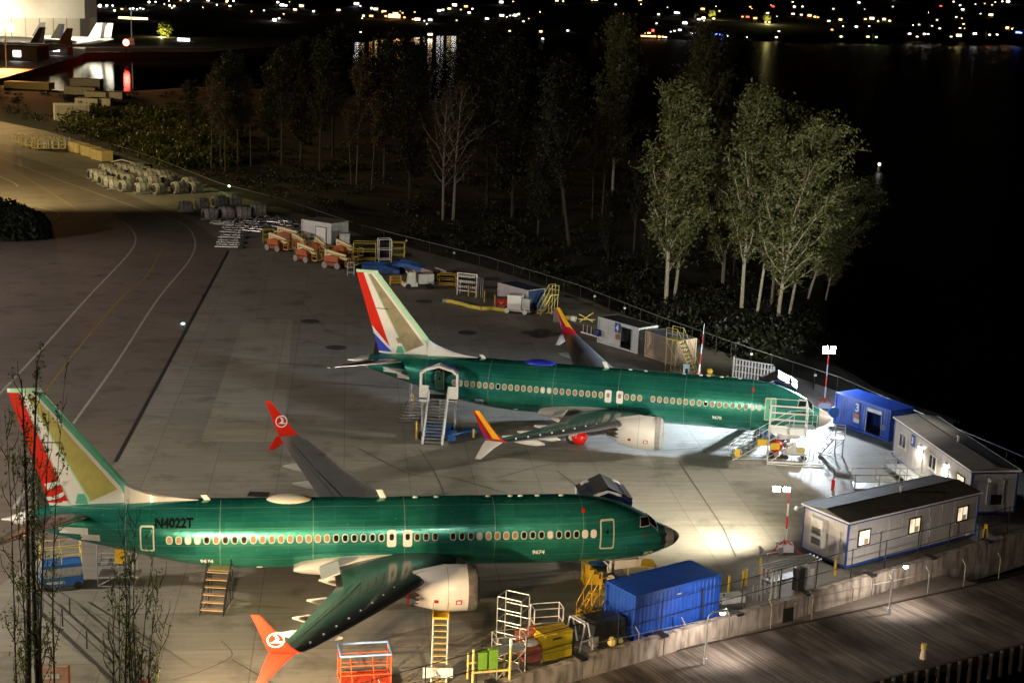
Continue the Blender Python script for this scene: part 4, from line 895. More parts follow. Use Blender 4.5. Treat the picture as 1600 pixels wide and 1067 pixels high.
tag(MB().tube(G(1199,724)+Vector((0,0,.12)),G(1287,729)+Vector((0,0,.12)),.07).obj('tow_bar',mastw),'long white bar lying on the concrete below the far airliner nose','tow bar')
A=thing('fire_extinguisher_cart','red wheeled drum standing under the far airliner nose','extinguisher cart',G(1212,712)); MB().ball((0,0,.75),.5,12,8,(1,.8,1.1)).obj('drum',red,A,True); MB().tube((-.3,0,.3),(-.7,0,1.3),.04).box((-.6,-.4,.1),(.6,.4,.25)).obj('frame',steel,A)
for x in (-.4,.4): MB().tube((x,-.5,.2),(x,-.4,.2),.2,n=12).obj('wheel',rubber,A)
steps_thing('step_stand','small grey step stand with handrails to the right of the far airliner nose','step stand',G(1278,712)+Vector((0,0,0)),R(-10),1.5,1.2,.8,4,steel,steel,plat=.7,rail=.9)
A=thing('ground_power_cart','low cart with white and yellow gear under the far airliner nose','ground cart',G(1240,716)); MB().box((-.9,-.5,.4),(.9,.5,.55)).obj('deck',alu,A); MB().box((-.6,-.35,.55),(.1,.35,1.15)).obj('unit',white,A); MB().box((.2,-.3,.55),(.75,.3,1.0)).obj('unit_cover',yel2,A)
for x in (-.7,.7):
    for y in (-.55,.45): MB().tube((x,y,.2),(x,y+.1,.2),.2,n=12).obj('wheel',rubber,A)
A=thing('engine_service_bag','red wrapped bundle hanging under the far airliner inner wing','wrapped bundle',G(905,695)+Vector((0,0,0))); MB().ball((0,0,.62),.62,14,10,(1,1,1)).obj('wrap',M('red_shiny_wrap',(.7,.015,.01),.25,bump=.8,scale=3,var=.2),A,True); MB().tube((0,0,1.2),(.25,.1,1.7),.08).obj('tie',nac,A)
# railings and ramp in front of trailer 2
a=G(1335,765); A=thing('access_ramp','galvanised railed ramp and steps leading to the trailer marked with number 3','access ramp',a,R(-3))
for i,(x,y) in enumerate([(0,0),(1.7,-.1),(3.4,-.2),(5.0,-.3)]):
    for dy in (0,1.6): MB().tube((x,y+dy,0),(x,y+dy,1.1+.12*i),.03).obj('post',steel,A)
m=MB()
for dy in (0,1.6):
    for z in (.6,1.1): m.tube((0,dy,z),(5.0,dy-.3,z+.36),.03)
m.obj('handrail',steel,A); MB().slab([(0,0,.05),(5,-.3,.42),(5,1.3,.42),(0,1.6,.05)],(0,0,.05)).obj('deck',alu,A)
m=MB()
for k in range(12): m.tube((.4*k,0,.1+.03*k),(.4*k+.2,1.6,.1+.03*k),.02)
m.obj('deck_bars',steel,A)
A=thing('landing_platform','galvanised railed landing along the wall of the trailer marked with number 3','landing',(c0.x,c0.y,0),head(c0,c1))
MB().box((2.4,-1.6,.3),(10.5,-.1,.36)).obj('deck',alu,A)
for x in (2.4,4.4,6.4,8.4,10.5): MB().tube((x,-1.6,0),(x,-1.6,1.35),.03).obj('post',steel,A)
m=MB()
for z in (.85,1.35): m.tube((2.4,-1.6,z),(10.5,-1.6,z),.028).tube((2.4,-1.6,z),(2.4,-.2,z),.028)
m.obj('handrail',steel,A)
# tail scissor lift and stand behind the near airliner
A=thing('scissor_lift','blue scissor lift with pale yellow guard rails under the tail of the nearest airliner','scissor lift',G(62,925)+Vector((.1,0,0)),R(22))
MB().box((0,0,.25),(2.3,1.2,.75)).obj('chassis',blueeq,A); MB().box((.3,-.02,.4),(1.3,0,.55)).obj('chassis_lettering_panel',alu,A); MB().box((.05,.05,1.3),(2.25,1.15,1.5)).obj('platform',blueeq,A); MB().box((.1,.1,.75),(2.2,1.1,1.3)).obj('scissor_stack',steel,A)
for x in (.3,2.0):
    for y in (-.05,1.1): MB().tube((x,y,.22),(x,y+.15,.22),.22,n=12).obj('wheel',rubber,A)
for x in (.05,1.15,2.25):
    for y in (.05,1.15): MB().tube((x,y,1.5),(x,y,2.6),.03).obj('rail_post',yel2,A)
m=MB()
for z in (2.05,2.6): m.tube((.05,.05,z),(2.25,.05,z),.03).tube((2.25,.05,z),(2.25,1.15,z),.03).tube((2.25,1.15,z),(.05,1.15,z),.03).tube((.05,1.15,z),(.05,.05,z),.03)
m.obj('guard_rail',yel2,A)
cg=cage('tail_work_stand','grey work stand with a yellow folding ladder under the rear fuselage of the nearest airliner','work stand',G(153,918),R(5),2.0,1.3,1.3,2.6,steel,hb=6); MB().box((1.0,-.06,1.5),(1.6,-.0,2.6)).obj('yellow_ladder',yellow,cg); MB().box((0,.0,.6),(2.3,1.2,.66)).obj('lower_deck',alu,cg)
cg=cage('tail_work_stand','white work stand with yellow posts behind the covered stairs of the far airliner','work stand',G(640,655),R(0),2.4,1.6,1.2,3.0,steel,hb=4); MB().box((.2,-.1,.8),(.32,.0,2.2)).obj('yellow_post',yellow,cg)
A=thing('rack_steps','dark slatted steps beside the white work stand behind the covered stairs','steps',G(622,660),R(10))
for k in range(7): MB().box((0+.1*k,0,.25*k+.05),(1.6+.1*k,.3,.25*k+.12)).obj('slat',steel,A)
MB().tube((0,0,0),(.7,0,1.8),.04).tube((1.6,0,0),(2.3,0,1.8),.04).obj('frame',dark,A)
# yellow steps and table at the nose gear of the near airliner
A=thing('yellow_steps','yellow box steps by the nose wheel of the nearest airliner','steps',G(913,913),R(9))
MB().slab([(0,0,0),(1.1,0,0),(1.1,0,.35),(.85,0,.35),(.85,0,.62),(.55,0,.62),(.55,0,.9),(.3,0,.9),(.3,0,1.2),(0,0,1.35)],(0,.9,0)).obj('body',yellow,A); MB().box((-.05,-.05,0),(1.2,.95,.04)).obj('base',yellow,A)
A=thing('yellow_platform','low yellow platform between the nose wheel and the blue shipping container','platform',G(980,905),R(12)); MB().box((0,0,.75),(1.8,1.1,.82)).obj('top',yellow,A)
for x in (.05,1.75):
    for y in (.05,1.05): MB().tube((x,y,0),(x,y,.75),.04).obj('leg',yellow,A)
# yellow inspection stairs left of the blue container
a=G(908,972); steps_thing('yellow_stairs','yellow stairs with tall curved handrails at the left end of the blue shipping container','stairs',(a.x+.1,a.y+.1,0),R(35),1.35,1.1,.75,5,M('yellow_orange_paint',(.8,.45,.05),.45),yellow,plat=.7,rail=.95)
# ================================================================ SEA WALL, WALKWAY, PIER, FENCES
conc=bpy.data.materials.new('streaked_concrete'); conc.use_nodes=True; n=conc.node_tree; L=n.links; b=n.nodes['Principled BSDF']; b.inputs['Roughness'].default_value=.8
tc=n.nodes.new('ShaderNodeTexCoord')
c=nodenoise  # (same helper, this tree)
def nn2(scale,stretch,a,ca,bb,cb):
    mp=n.nodes.new('ShaderNodeMapping'); mp.inputs['Scale'].default_value=stretch; L.new(tc.outputs['Object'],mp.inputs[0])
    z=n.nodes.new('ShaderNodeTexNoise'); z.inputs['Scale'].default_value=scale; z.inputs['Detail'].default_value=6; L.new(mp.outputs[0],z.inputs['Vector'])
    r=n.nodes.new('ShaderNodeValToRGB'); e=r.color_ramp.elements; e[0].position=a; e[0].color=(*ca,1); e[1].position=bb; e[1].color=(*cb,1); L.new(z.outputs['Fac'],r.inputs[0]); return r.outputs[0]
x=n.nodes.new('ShaderNodeMix'); x.data_type='RGBA'; x.blend_type='MULTIPLY'; x.inputs['Factor'].default_value=.9
L.new(nn2(.9,(1,1,1),.35,(.40,.345,.30),.65,(.54,.475,.42)),x.inputs['A']); L.new(nn2(2.3,(1,1,.22),.34,(.30,.28,.26),.56,(1,1,1)),x.inputs['B']); L.new(x.outputs['Result'],b.inputs['Base Color'])
SWA=math.atan2(swd.y,swd.x); SWL=(sw1-sw0).length
A=thing('sea_wall','low streaked concrete sea wall running along the apron edge','sea wall',(sw0.x,sw0.y,0),SWA)
seg=5.6; x=0
while x<SWL:
    MB().box((x+.04,-.42,-2.1),(min(x+seg-.04,SWL),-.003,.34)).obj('wall_section',conc,A); MB().box((x+seg-.22,-.55,.28),(x+seg+.22,.2,.40)).obj('joint_cleat',dark,A) if x+seg<SWL else 0; x+=seg
walk_m=ground_mat('walkway_concrete',(.27,.23,.195),(.20,.175,.15),bw=5,bh=3.2,rot=37.5)
# walkway: slopes gently down towards the right, ending at the water
DZP=-.78
pe0=Vector(G(690,1097,DZP)); pe1=Vector(G(1600,898,DZP)); ped=(pe1-pe0).normalized(); pn=Vector((ped.y,-ped.x,0))
w0=sw0+swn*.42; pL=pe0-ped*14
k0=(w0.xy-pL.xy).length
qa=(Vector(G(1478,900,-1))-w0).dot(swd); qb=(Vector(G(1545,914,-1))-pe0).dot(ped)
q2=[Vector((w0.x,w0.y,0))-swd*4+Vector((0,0,-.80)),Vector((w0.x,w0.y,0))+swd*qa+Vector((0,0,-.98)),Vector((pe0.x,pe0.y,0))+ped*qb+pn*.3+Vector((0,0,-.98)),Vector((pL.x,pL.y,0))+pn*.3+Vector((0,0,-.80))]
m=MB(); m.add(q2,[(0,1,2,3)]); o=m.obj('walkway',walk_m); struct(o)
if o.data.polygons[0].normal.z<0: o.data.flip_normals()
# lower left yard below the stairs
sheet('yard',[(-60,20),(-4,20),(-4,57),(-14.3,59),(-16.3,57.2),(-45.2,29.6),(-60,29)],-.9,walk_m)
deck_m=bpy.data.materials.new('weathered_planks'); deck_m.use_nodes=True; n=deck_m.node_tree; L=n.links; b=n.nodes['Principled BSDF']; b.inputs['Roughness'].default_value=.75
tc=n.nodes.new('ShaderNodeTexCoord')
def mx(a,bb,f,mode='MULTIPLY'):
    x=n.nodes.new('ShaderNodeMix'); x.data_type='RGBA'; x.blend_type=mode; x.inputs['Factor'].default_value=f; L.new(a,x.inputs['A']); L.new(bb,x.inputs['B']); return x.outputs['Result']
c=nn2(1.0,(5,.25,1),.3,(.12,.10,.088),.7,(.31,.265,.235))
c=mx(c,nn2(.5,(1,.35,1),.40,(.30,.28,.27),.58,(1.1,1.1,1.1)),.85)
c=mx(c,nn2(9,(2,.1,1),.35,(.5,.5,.5),.6,(1,1,1)),.5)
br=n.nodes.new('ShaderNodeTexBrick'); br.offset=.5; br.inputs['Brick Width'].default_value=6; br.inputs['Row Height'].default_value=.26; br.inputs['Mortar Size'].default_value=.012
br.inputs['Color1'].default_value=(1,1,1,1); br.inputs['Color2'].default_value=(.6,.58,.56,1); br.inputs['Mortar'].default_value=(.05,.05,.05,1); br.inputs['Scale'].default_value=1
mp=n.nodes.new('ShaderNodeMapping'); mp.inputs['Rotation'].default_value=(0,0,R(90)); L.new(tc.outputs['Object'],mp.inputs[0]); L.new(mp.outputs[0],br.inputs['Vector']); c=mx(c,br.outputs['Color'],.9); L.new(c,b.inputs['Base Color'])
PA=math.atan2(ped.y,ped.x)
ne0=Vector(G(1400,1055,DZP)); Wp=abs((ne0-pe0).dot(pn)); PLN=62
A=thing('pier','weathered plank pier deck with a row of timber piles along its dark water edge','pier',(pL.x,pL.y,DZP),PA)
MB().box((0,-Wp,-.22),(PLN,0,0)).obj('deck',deck_m,A); MB().box((0,-Wp-.18,-.4),(PLN,-Wp-.003,.07)).obj('edge_beam',M('edge_timber',(.04,.03,.025),.8),A); MB().box((0,.003,-.6),(PLN,.12,.05)).obj('kerb_beam',M('edge_timber',(.04,.03,.025),.8),A)
for i in range(72):
    x=4+i*.80
    MB().tube((x,-Wp-.32,-2.2),(x,-Wp-.32,.10),.12,n=8).obj('pile',M('pile_timber',(.10,.08,.065),.8,var=.3),A)
A=thing('pier_bollard','small pale cream post with a yellow cap standing on the pier deck','bollard',G(1442,1028,DZP)); MB().loft([[(r*math.cos(a),r*math.sin(a),z) for a in [2*math.pi*i/8 for i in range(8)]] for z,r in ((0,.2),(.55,.12))]).obj('post',M('bollard_cream',(.6,.52,.4),.6),A); MB().tube((0,0,.55),(0,0,.85),.17,n=8).obj('cap',yel2,A)
# fence between walkway and pier
A=thing('chain_link_fence','chain-link fence posts with angled tops between the walkway and the plank pier','fence',(pL.x,pL.y,DZP),PA)
postm=M('fence_post_grey',(.33,.30,.27),.5,.4,var=.2); top=[]
bx=[(1037,1054),(1113,1034),(1172,1015),(1230,999),(1298,981),(1353,964),(1403,951),(1463,934),(1515,919),(1567,906)]
xs_=[(Vector(G(*p,DZP))-pL).dot(ped) for p in bx]; sp_=(xs_[-1]-xs_[0])/9
for i in range(-6,16):
    x=xs_[0]+i*sp_
    if x<0: continue
    MB().tube((x,.3,-.3),(x,.3,1.35),.035).tube((x,.3,1.35),(x-.12,.5,1.7),.03).obj('post',postm,A)
for z in (1.32,.1): MB().tube((0,.3,z),(58,.3,z),.010 if z<.8 else .018,n=5).obj('rail',postm,A)
MB().box((xs_[3]+1.0,.25,.15),(xs_[3]+1.75,.28,1.0)).obj('fence_sign',dark,A)
# dark fence on the sea wall
A=thing('sea_wall_fence','black metal railing fence standing along the top of the sea wall','fence',(sw0.x,sw0.y,0),SWA)
wp=[(Vector(G(*p,0))-sw0).dot(swd) for p in ((863,1040),(1248,931),(1333,908),(1411,887),(1487,866),(1559,846))]; fp=3.05; x=wp[2]%fp
while x<SWL-1:
    MB().tube((x,.35,0),(x,.35,2.0),.035).obj('post',dark,A); x+=fp
for z in (1.95,1.0): MB().tube((0,.35,z),(SWL-1,.35,z),.022,n=5).obj('rail',dark,A)
# leaf litter below the wall
random.seed(3); m=MB()
for i in range(900):
    t=random.gauss(0,1); p=G(1010+random.uniform(-120,70),1000,-.8); u_=random.uniform(9.5,16) if random.random()<.7 else random.uniform(17,24); q=w0+swd*u_+swn*abs(random.gauss(0,.35)); z=-.70-.01*u_*.96+.03
    s_=random.uniform(.03,.09); a=random.uniform(0,6.28); m.add([(q.x+s_*math.cos(a+k*1.57),q.y+s_*math.sin(a+k*1.57),-.80-.18*(u_+4)/(qa+4)+.02+random.uniform(0,.05)) for k in range(4)],[(0,1,2,3)])
tag(m.obj('leaf_litter',M('leaf_litter_brown',(.16,.11,.06),.9,var=.5),recalc=False),'brown leaf litter heaped at the foot of the sea wall','leaves',kind='stuff')
# pier lamps
def pierlamp(base,label):
    A=thing('pier_lamp',label,'street lamp',base,PA)
    m=MB(); m.tube((0,0,0),(0,0,.35),.10,n=8).tube((0,0,.35),(0,0,2.55),.055,n=8); pts=[(0,0,2.55)]+[(.45-.45*math.cos(a),0,2.55+.38*math.sin(a)) for a in [R(k*18) for k in range(1,6)]]+[(.75,0,2.92)]; m.path(pts,.045); m.obj('pole',M('galvanised_pole',(.55,.6,.7),.4,.5),A,True)
    h=MB().loft([[(.75+x,r*math.cos(a),2.88+r*.5*math.sin(a)) for a in [2*math.pi*i/10 for i in range(10)]] for x,r in ((-.05,.07),(.15,.16),(.45,.13),(.55,.04))]).obj('lamp_head',alu,A,True)
    MB().ball((.98,0,2.74),.13,10,6,(1.2,.9,.7)).obj('lens',lampw,h)
    return A
for px,py,l in ((1389,958,'curved pole lamp over the walkway, nearer the trailers'),(1101,1037,'curved pole lamp over the walkway, below the blue shipping container')):
    b_=Vector(G(px,py,DZP)); A=pierlamp(b_,l); M4=Matrix.Translation(b_)@Matrix.Rotation(PA,4,'Z')
    o=spot('pier_light',M4@Vector((.98,.0,2.58)),M4@Vector((1.6,2.2,0)),330,(1,.86,.72),165,rad=.1)
# ================================================================ EQUIPMENT BY THE SEA WALL
# tall yellow-topped ladder in front of the near engine
a=G(686,1052); A=thing('engine_ladder','tall white ladder stand with yellow top platform leaning at the engine of the nearest airliner','ladder',(a.x,a.y,0),R(92))
m=MB()
for y in (-.38,.38): m.tube((-1.1,y,0),(1.6,y,2.5),.045)
m.obj('stringer',white,A)
for i in range(11):
    t=(i+.5)/11; MB().box((-1.1+2.7*t-.1,-.36,2.5*t-.03),(-1.1+2.7*t+.1,.36,2.5*t)).obj('rung',yel2,A)
MB().box((1.3,-.42,2.4),(2.2,.42,2.5)).slab([(1.3,-.42,2.5),(2.2,-.42,2.5),(2.2,-.42,2.95),(1.3,-.42,2.7)],(0,.03,0)).slab([(1.3,.39,2.5),(2.2,.39,2.5),(2.2,.39,2.95),(1.3,.39,2.7)],(0,.03,0)).obj('top_platform',yellow,A)
for x in (1.4,2.1):
    for y in (-.38,.38): MB().tube((x,y,0),(x,y,2.4),.04).obj('leg',white,A)
m=MB(); m.slab([(-1.35,-.7,.95),(-1.35,.8,.95),(-1.25,.8,.35),(-1.25,-.7,.4)],(.04,0,0)); m.obj('hanging_sheet',white,A)
a=G(785,1030); cg=cage('scaffold_tower','aluminium scaffold tower with ladder parts beside the tall engine ladder','scaffold',(a.x-.35,a.y,0),R(-25),1.35,1.0,.9,3.5,steel,hb=5,r=.032)
a=G(776,1062); cg=cage('trestle_platform','small aluminium trestle platform in front of the scaffold tower','trestle',(a.x,a.y-.1,0),R(20),1.5,.9,1.5,2.3,alu,hb=3,r=.03)
A=thing('red_bin','faded red tilted skip with a white bag, left of the yellow box','skip',G(820,1040),R(28)); MB().slab([(0,0,.15),(1.5,0,.15),(1.8,0,.95),(-.15,0,.85)],(0,1.0,0)).obj('body',M('faded_red',(.5,.13,.08),.6,var=.45,scale=3),A); MB().slab([(0,1.0,.9),(1.5,1.0,1.0),(1.3,1.4,1.5),(.1,1.4,1.35)],(0,.05,0)).obj('lid',M('faded_red',(.5,.13,.08),.6),A); MB().ball((.6,.5,.95),.4,10,6,(1,.8,.6)).obj('bag',white,A)
for x in (.2,1.3): MB().tube((x,.1,.12),(x,.9,.12),.12,n=10).obj('wheel',rubber,A)
A=thing('yellow_box','bright yellow upright equipment box near the sea wall','equipment box',G(848,1036),R(30)); MB().slab([(0,0,.1),(1.75,0,.1),(1.75,0,1.5),(.25,0,1.55),(0,0,1.2)],(0,1.0,0)).obj('body',M('bright_yellow',(.62,.47,.02),.4,var=.12),A); MB().slab([(-.03,-.03,1.53),(1.78,-.03,1.50),(1.78,1.03,1.50),(-.03,1.03,1.53)],(0,0,.05)).obj('lid',yellow,A); MB().box((.55,-.03,1.2),(1.1,-.0,1.28)).obj('lettering_plate',dark,A)
for x in (.2,1.5): MB().box((x-.1,.05,0),(x+.1,.95,.1)).obj('foot',dark,A)
A=cage('pipe_crib','open white pipe frame right behind the yellow box','frame',G(845,1010)+Vector((-.4,.2,0)),R(15),1.6,.8,.4,2.0,mastw,floor=False,hb=3)
a=G(905,1020); A=thing('covered_generator','dark tarpaulin-covered generator with a white A-frame at its left end','generator',(a.x,a.y,0),R(36))
MB().slab([(.9,0,.4),(3.3,0,.4),(3.2,.05,1.25),(1.1,.05,1.45)],(0,1.3,0)).obj('tarpaulin',M('black_tarpaulin',(.02,.022,.02),.45,bump=.6,scale=2,var=.3),A)
m=MB()
for y in (0,1.3): m.tube((0,y,0),(.3,y,1.55),.05).tube((.9,y,0),(.5,y,1.55),.05).tube((.1,y,.6),(.8,y,.6),.04)
m.tube((.3,0,1.55),(.3,1.3,1.55),.05).tube((.5,0,1.55),(.5,1.3,1.55),.05); m.obj('a_frame',mastw,A); MB().box((.85,-.1,.15),(1.2,.3,.7)).obj('battery_box',offw,A)
for x in (1.3,2.9): MB().tube((x,-.1,.25),(x,.15,.25),.25,n=12).obj('wheel',rubber,A)
MB().ball((2.0,-.25,.3),.28,8,6).ball((2.5,-.3,.25),.2,8,6).obj('yellow_hose_coil',yel2,A)
a=G(735,1075); A=thing('engine_stand','lime and yellow engine stand frame beside the tall engine ladder','engine stand',(a.x+.1,a.y,0),R(15))
m=MB()
for x in (0,1.9): m.tube((x,0,0),(x,0,2.1),.07).tube((x,1.1,0),(x,1.1,1.4),.06)
m.tube((0,0,.85),(1.9,0,.85),.06).tube((0,1.1,.85),(1.9,1.1,.85),.06).tube((0,0,.1),(1.9,0,.1),.06); m.obj('frame',yel2,A); MB().box((.25,-.05,1.0),(.7,.35,1.9)).box((.8,-.05,1.0),(1.25,.35,2.0)).obj('clamp',lime,A); MB().tube((1.9,0,2.1),(1.9,0,2.55),.09).obj('post_cap',white,A)
A=cage('tool_cage','open red and blue tube cage standing alone in the warm light at the bottom edge','cage',G(532,1078),R(12),2.5,1.5,.25,1.75,M('cage_orange_red',(.72,.12,.04),.45),floor=True,hb=4,mf2=M('cage_red_floor',(.55,.06,.02),.5)); MB().tube((0,0,1.78),(2.5,0,1.78),.06).tube((2.5,0,1.78),(2.5,1.5,1.78),.06).tube((2.5,1.5,1.78),(0,1.5,1.78),.06).tube((0,1.5,1.78),(0,0,1.78),.06).obj('top_rail',M('cage_blue',(.25,.4,.75),.4),A)
MB().tube((.6,.2,.3),(.6,1.2,1.2),.03).tube((1.7,.2,.3),(1.7,1.2,1.2),.03).obj('inner_brace',M('cage_orange_red',(.72,.12,.04),.45),A)
# electrical cabinets left of the trailer
a=G(1204,936); A=thing('pipe_rack','grey steel pipe rack with long tubes on top, left of the trailer with lit windows','rack',(a.x,a.y,0),R(34))
for x in (0,.35,.7,3.2): 
    for y in (0,.9): MB().tube((x,y,0),(x,y,1.75),.06).obj('post',steel,A)
for y in (0,.3,.6,.9): MB().tube((-.2,y,1.8),(3.9,y,1.8),.06).obj('tube',steel,A)
MB().box((0,.1,.9),(3.2,.8,1.0)).obj('shelf',dark,A)
MB().box((2.0,-.15,.1),(2.5,.35,1.5)).obj('cabinet',dark,A); MB().box((2.7,-.2,.05),(3.4,.4,1.75)).obj('cabinet',steel,A); MB().box((2.85,-.22,.9),(3.2,-.2,1.4)).obj('label_plate',white,A)
def bollard(loc,label,h=1.0,mat=yellow): 
    A=thing('bollard',label,'bollard',loc,group='yellow bollards on the apron'); MB().tube((0,0,0),(0,0,h),.07,n=10).obj('post',mat,A); MB().ball((0,0,h),.07,10,5).obj('cap',mat,A); return A
for (x,y),l in (((1138,925),'leftmost yellow bollard between the blue shipping container and the pipe rack'),((1160,917),'second of the yellow bollards left of the pipe rack'),((1165,914),'third of the yellow bollards left of the pipe rack, close behind its neighbour'),((1187,897),'yellow bollard nearest the pipe rack on its left'),((1304,898),'yellow bollard at the near left corner of the trailer with lit windows'),((732,463),'leftmost yellow bollard in front of the hanging tool rack'),((743,466),'second yellow bollard in front of the hanging tool rack'),((757,472),'yellow bollard right of the hanging tool rack, beside a coil on the ground'),((719,458),'dim post directly below the hanging tool rack')): bollard(G(x,y),l,1.0 if x>1000 else 1.25,yellow if x!=719 else steel)
A=thing('wet_floor_marker','yellow upright marker cone at the right end of the trailer with lit windows','marker',G(1538,847)); MB().slab([(-.18,0,0),(.18,0,0),(.09,0,1.25),(-.09,0,1.25)],(0,.12,0)).obj('body',yellow,A); MB().box((-.25,-.12,0),(.25,.22,.06)).obj('base',yellow,A); MB().slab([(-.1,-.01,.3),(.1,-.01,.3),(.06,-.01,.95),(-.06,-.01,.95)],(0,.005,0)).obj('lettering_panel',dark,A)
A=thing('concrete_block','pale concrete block lying on the ground right of the blue shipping container','concrete block',G(1128,945),R(20)); MB().box((0,0,.02),(1.5,.8,.4)).obj('block',offw,A); MB().tube((.3,.4,.4),(.3,.4,.5),.05).obj('lifting_eye',dark,A)
A=thing('standpipe','small grey standpipe valves next to the pipe rack','standpipe',G(1176,938))
for x in (0,.25,.5): MB().tube((x,0,0),(x,.1,.9),.05).obj('pipe',steel,A)
A=thing('fire_hydrant','small red hydrant with a thin pole on the concrete in front of the access ramp','hydrant',G(1301,765)); MB().tube((0,0,0),(0,0,.7),.12,n=10).ball((0,0,.7),.13,8,5).obj('body',red,A); MB().tube((.1,0,0),(.0,.05,1.5),.03).obj('pole',dark,A)
# ================================================================ BACK ROW EQUIPMENT
def boomlift(name,label,loc,rz,group=None):
    A=thing(name,label,'boom lift',loc,rz,group)
    MB().box((-1.2,-.9,.35),(1.2,.9,.75)).obj('chassis',M('lift_dark_red',(.28,.05,.02),.5,var=.3),A)
    for x in (-.9,.9):
        for y in (-1.0,.8): MB().tube((x,y,.4),(x,y+.25,.4),.4,n=14).obj('wheel',M('pale_tyre',(.25,.24,.22),.8),A)
    MB().slab([(-1.1,-.75,.8),(.9,-.75,.8),(.8,-.75,1.45),(-.3,-.75,1.6),(-1.1,-.75,1.4)],(0,.6,0)).slab([(-1.1,.2,.8),(.9,.2,.8),(.8,.2,1.45),(-1.1,.2,1.4)],(0,.6,0)).obj('turntable',orange,A)
    MB().slab([(-1.1,-.2,1.4),(-.9,-.2,1.75),(1.9,-.2,1.35),(1.8,-.2,1.05)],(0,.3,0)).slab([(-1.2,-.15,1.85),(-1.0,-.15,2.2),(1.6,-.15,1.75),(1.6,-.15,1.5)],(0,.25,0)).obj('boom',M('boom_cream',(.7,.58,.32),.5,var=.15),A)
    MB().box((-1.35,-.2,1.3),(-1.1,.15,2.2)).obj('knuckle',M('boom_cream',(.7,.58,.32),.5),A)
    m=MB()
    for z in (.5,1.0,1.5): m.tube((2.0,-.9,z),(2.0,.9,z),.03).tube((2.0,.9,z),(2.8,.9,z),.03).tube((2.8,.9,z),(2.8,-.9,z),.03).tube((2.8,-.9,z),(2.0,-.9,z),.03)
    for x in (2.0,2.8):
        for y in (-.9,0,.9): m.tube((x,y,.45),(x,y,1.5),.03)
    m.box((2.0,-.9,.42),(2.8,.9,.47)); m.obj('basket',M('basket_yellow',(.55,.38,.10),.5),A)
    return A
gl='orange boom lifts parked along the far fence'
bl=boomlift('boom_lift','orange boom lift at the left end of the row, next to the empty frames',G(433,391),R(-35),gl)
for (x,y),rz,l in (((466,392),-52,'dark red boom lift at the back of the row, in front of the white shed'),((478,408),-38,'red boom lift with its basket towards the camera, in the middle of the row'),((523,418),-24,'orange boom lift in front at the right end of the row'),((537,402),-44,'orange boom lift behind the rightmost one, by the yellow frame'),((500,398),-60,'boom lift half hidden between the white shed and its neighbours'),((448,380),-20,'boom lift half hidden behind the leftmost one')): dup(bl,G(x,y),R(rz),l,gl)
def ycage(label,p,rz,dx,dy,h,mat,name='frame_cage'): 
    return cage(name,label,'frame',p,rz,dx,dy,.3,h,mat,floor=True,hb=3,r=.05)
ycage('yellow tubular frame right of the boom lifts',G(552,409),R(5),2.8,1.6,2.4,M('frame_yellow',(.5,.4,.05),.5))
ycage('small yellow frame left of the boom lifts',G(411,379),R(10),1.5,1.2,1.7,M('frame_yellow',(.5,.4,.05),.5))
ycage('white ladder frame beside the blue covered gear',G(592,410),R(15),1.6,1.2,2.9,mastw,'ladder_frame')
ycage('small pale frame standing left of the tail fin of the far airliner',G(543,430),R(5),.8,.6,1.5,steel)
ycage('yellow machine frame at the fence, behind the blue covered gear',G(612,402),R(0),1.6,1.0,1.9,M('frame_yellow',(.5,.4,.05),.5))
ycage('yellow low cart frame right of the tail fin tip',G(610,446),R(8),1.3,.9,1.0,yellow,'cart_frame')
ycage('yellow work table at the fence right of the white tow tractor',G(683,448),R(-10),2.2,1.1,1.5,yellow,'work_table')
bl_m=M('blue_tarpaulin',(.02,.10,.38),.5,var=.4,bump=.7,scale=2)
for (x,y),rz,l,sx in (((565,428),4,'blue tarpaulin-covered gear just behind the tail fin tip',4.6),((612,424),-22,'second blue covered gear sloping to the right behind the white tow tractor',4.4)):
    A=thing('covered_equipment',l,'covered equipment',G(x,y),R(rz)); m=MB(); random.seed(x); rg=[]
    for i in range(9):
        u=i/8; h=.9+.45*math.sin(3.1*u+.4)+random.uniform(-.12,.12); rg.append([(u*sx,0,.1),(u*sx,.1,h*.8),(u*sx,.6,h+.1),(u*sx,1.2,h*.85),(u*sx,1.4,.1)])
    m.loft(rg).obj('tarpaulin',bl_m,A); MB().box((-.1,.1,0),(sx+.2,1.3,.1)).obj('pallet',dark,A)
A=thing('tow_tractor','white tow tractor with yellow edging facing the camera behind the far airliner fin','tow tractor',G(634,452),R(14))
MB().slab([(0,-.0,.35),(.25,0,1.95),(1.1,0,1.95),(1.3,0,.35)],(0,1.3,0)).obj('cab',white,A); MB().slab([(-.04,.25,.75),(-.04,1.05,.75),(.17,1.0,1.8),(.17,.3,1.8)],(.04,0,0)).obj('windscreen',glassd,A)
m=MB(); m.tube((.22,0,1.97),(.22,1.3,1.97),.05).tube((1.1,0,1.97),(1.1,1.3,1.97),.05).tube((.22,0,1.97),(1.1,0,1.97),.05).tube((1.15,-.02,.4),(1.1,-.02,1.95),.05).tube((.0,-.02,.4),(.22,-.02,1.95),.05); m.obj('cab_edging',yel2,A); MB().box((-.25,-.05,.3),(1.4,1.35,.75)).obj('bumper',white,A); MB().box((1.5,0,.6),(3.3,1.4,1.75)).obj('body',offw,A)
for x in (.3,2.8):
    for y in (-.1,1.2): MB().tube((x,y,.33),(x,y+.22,.33),.33,n=12).obj('wheel',rubber,A)
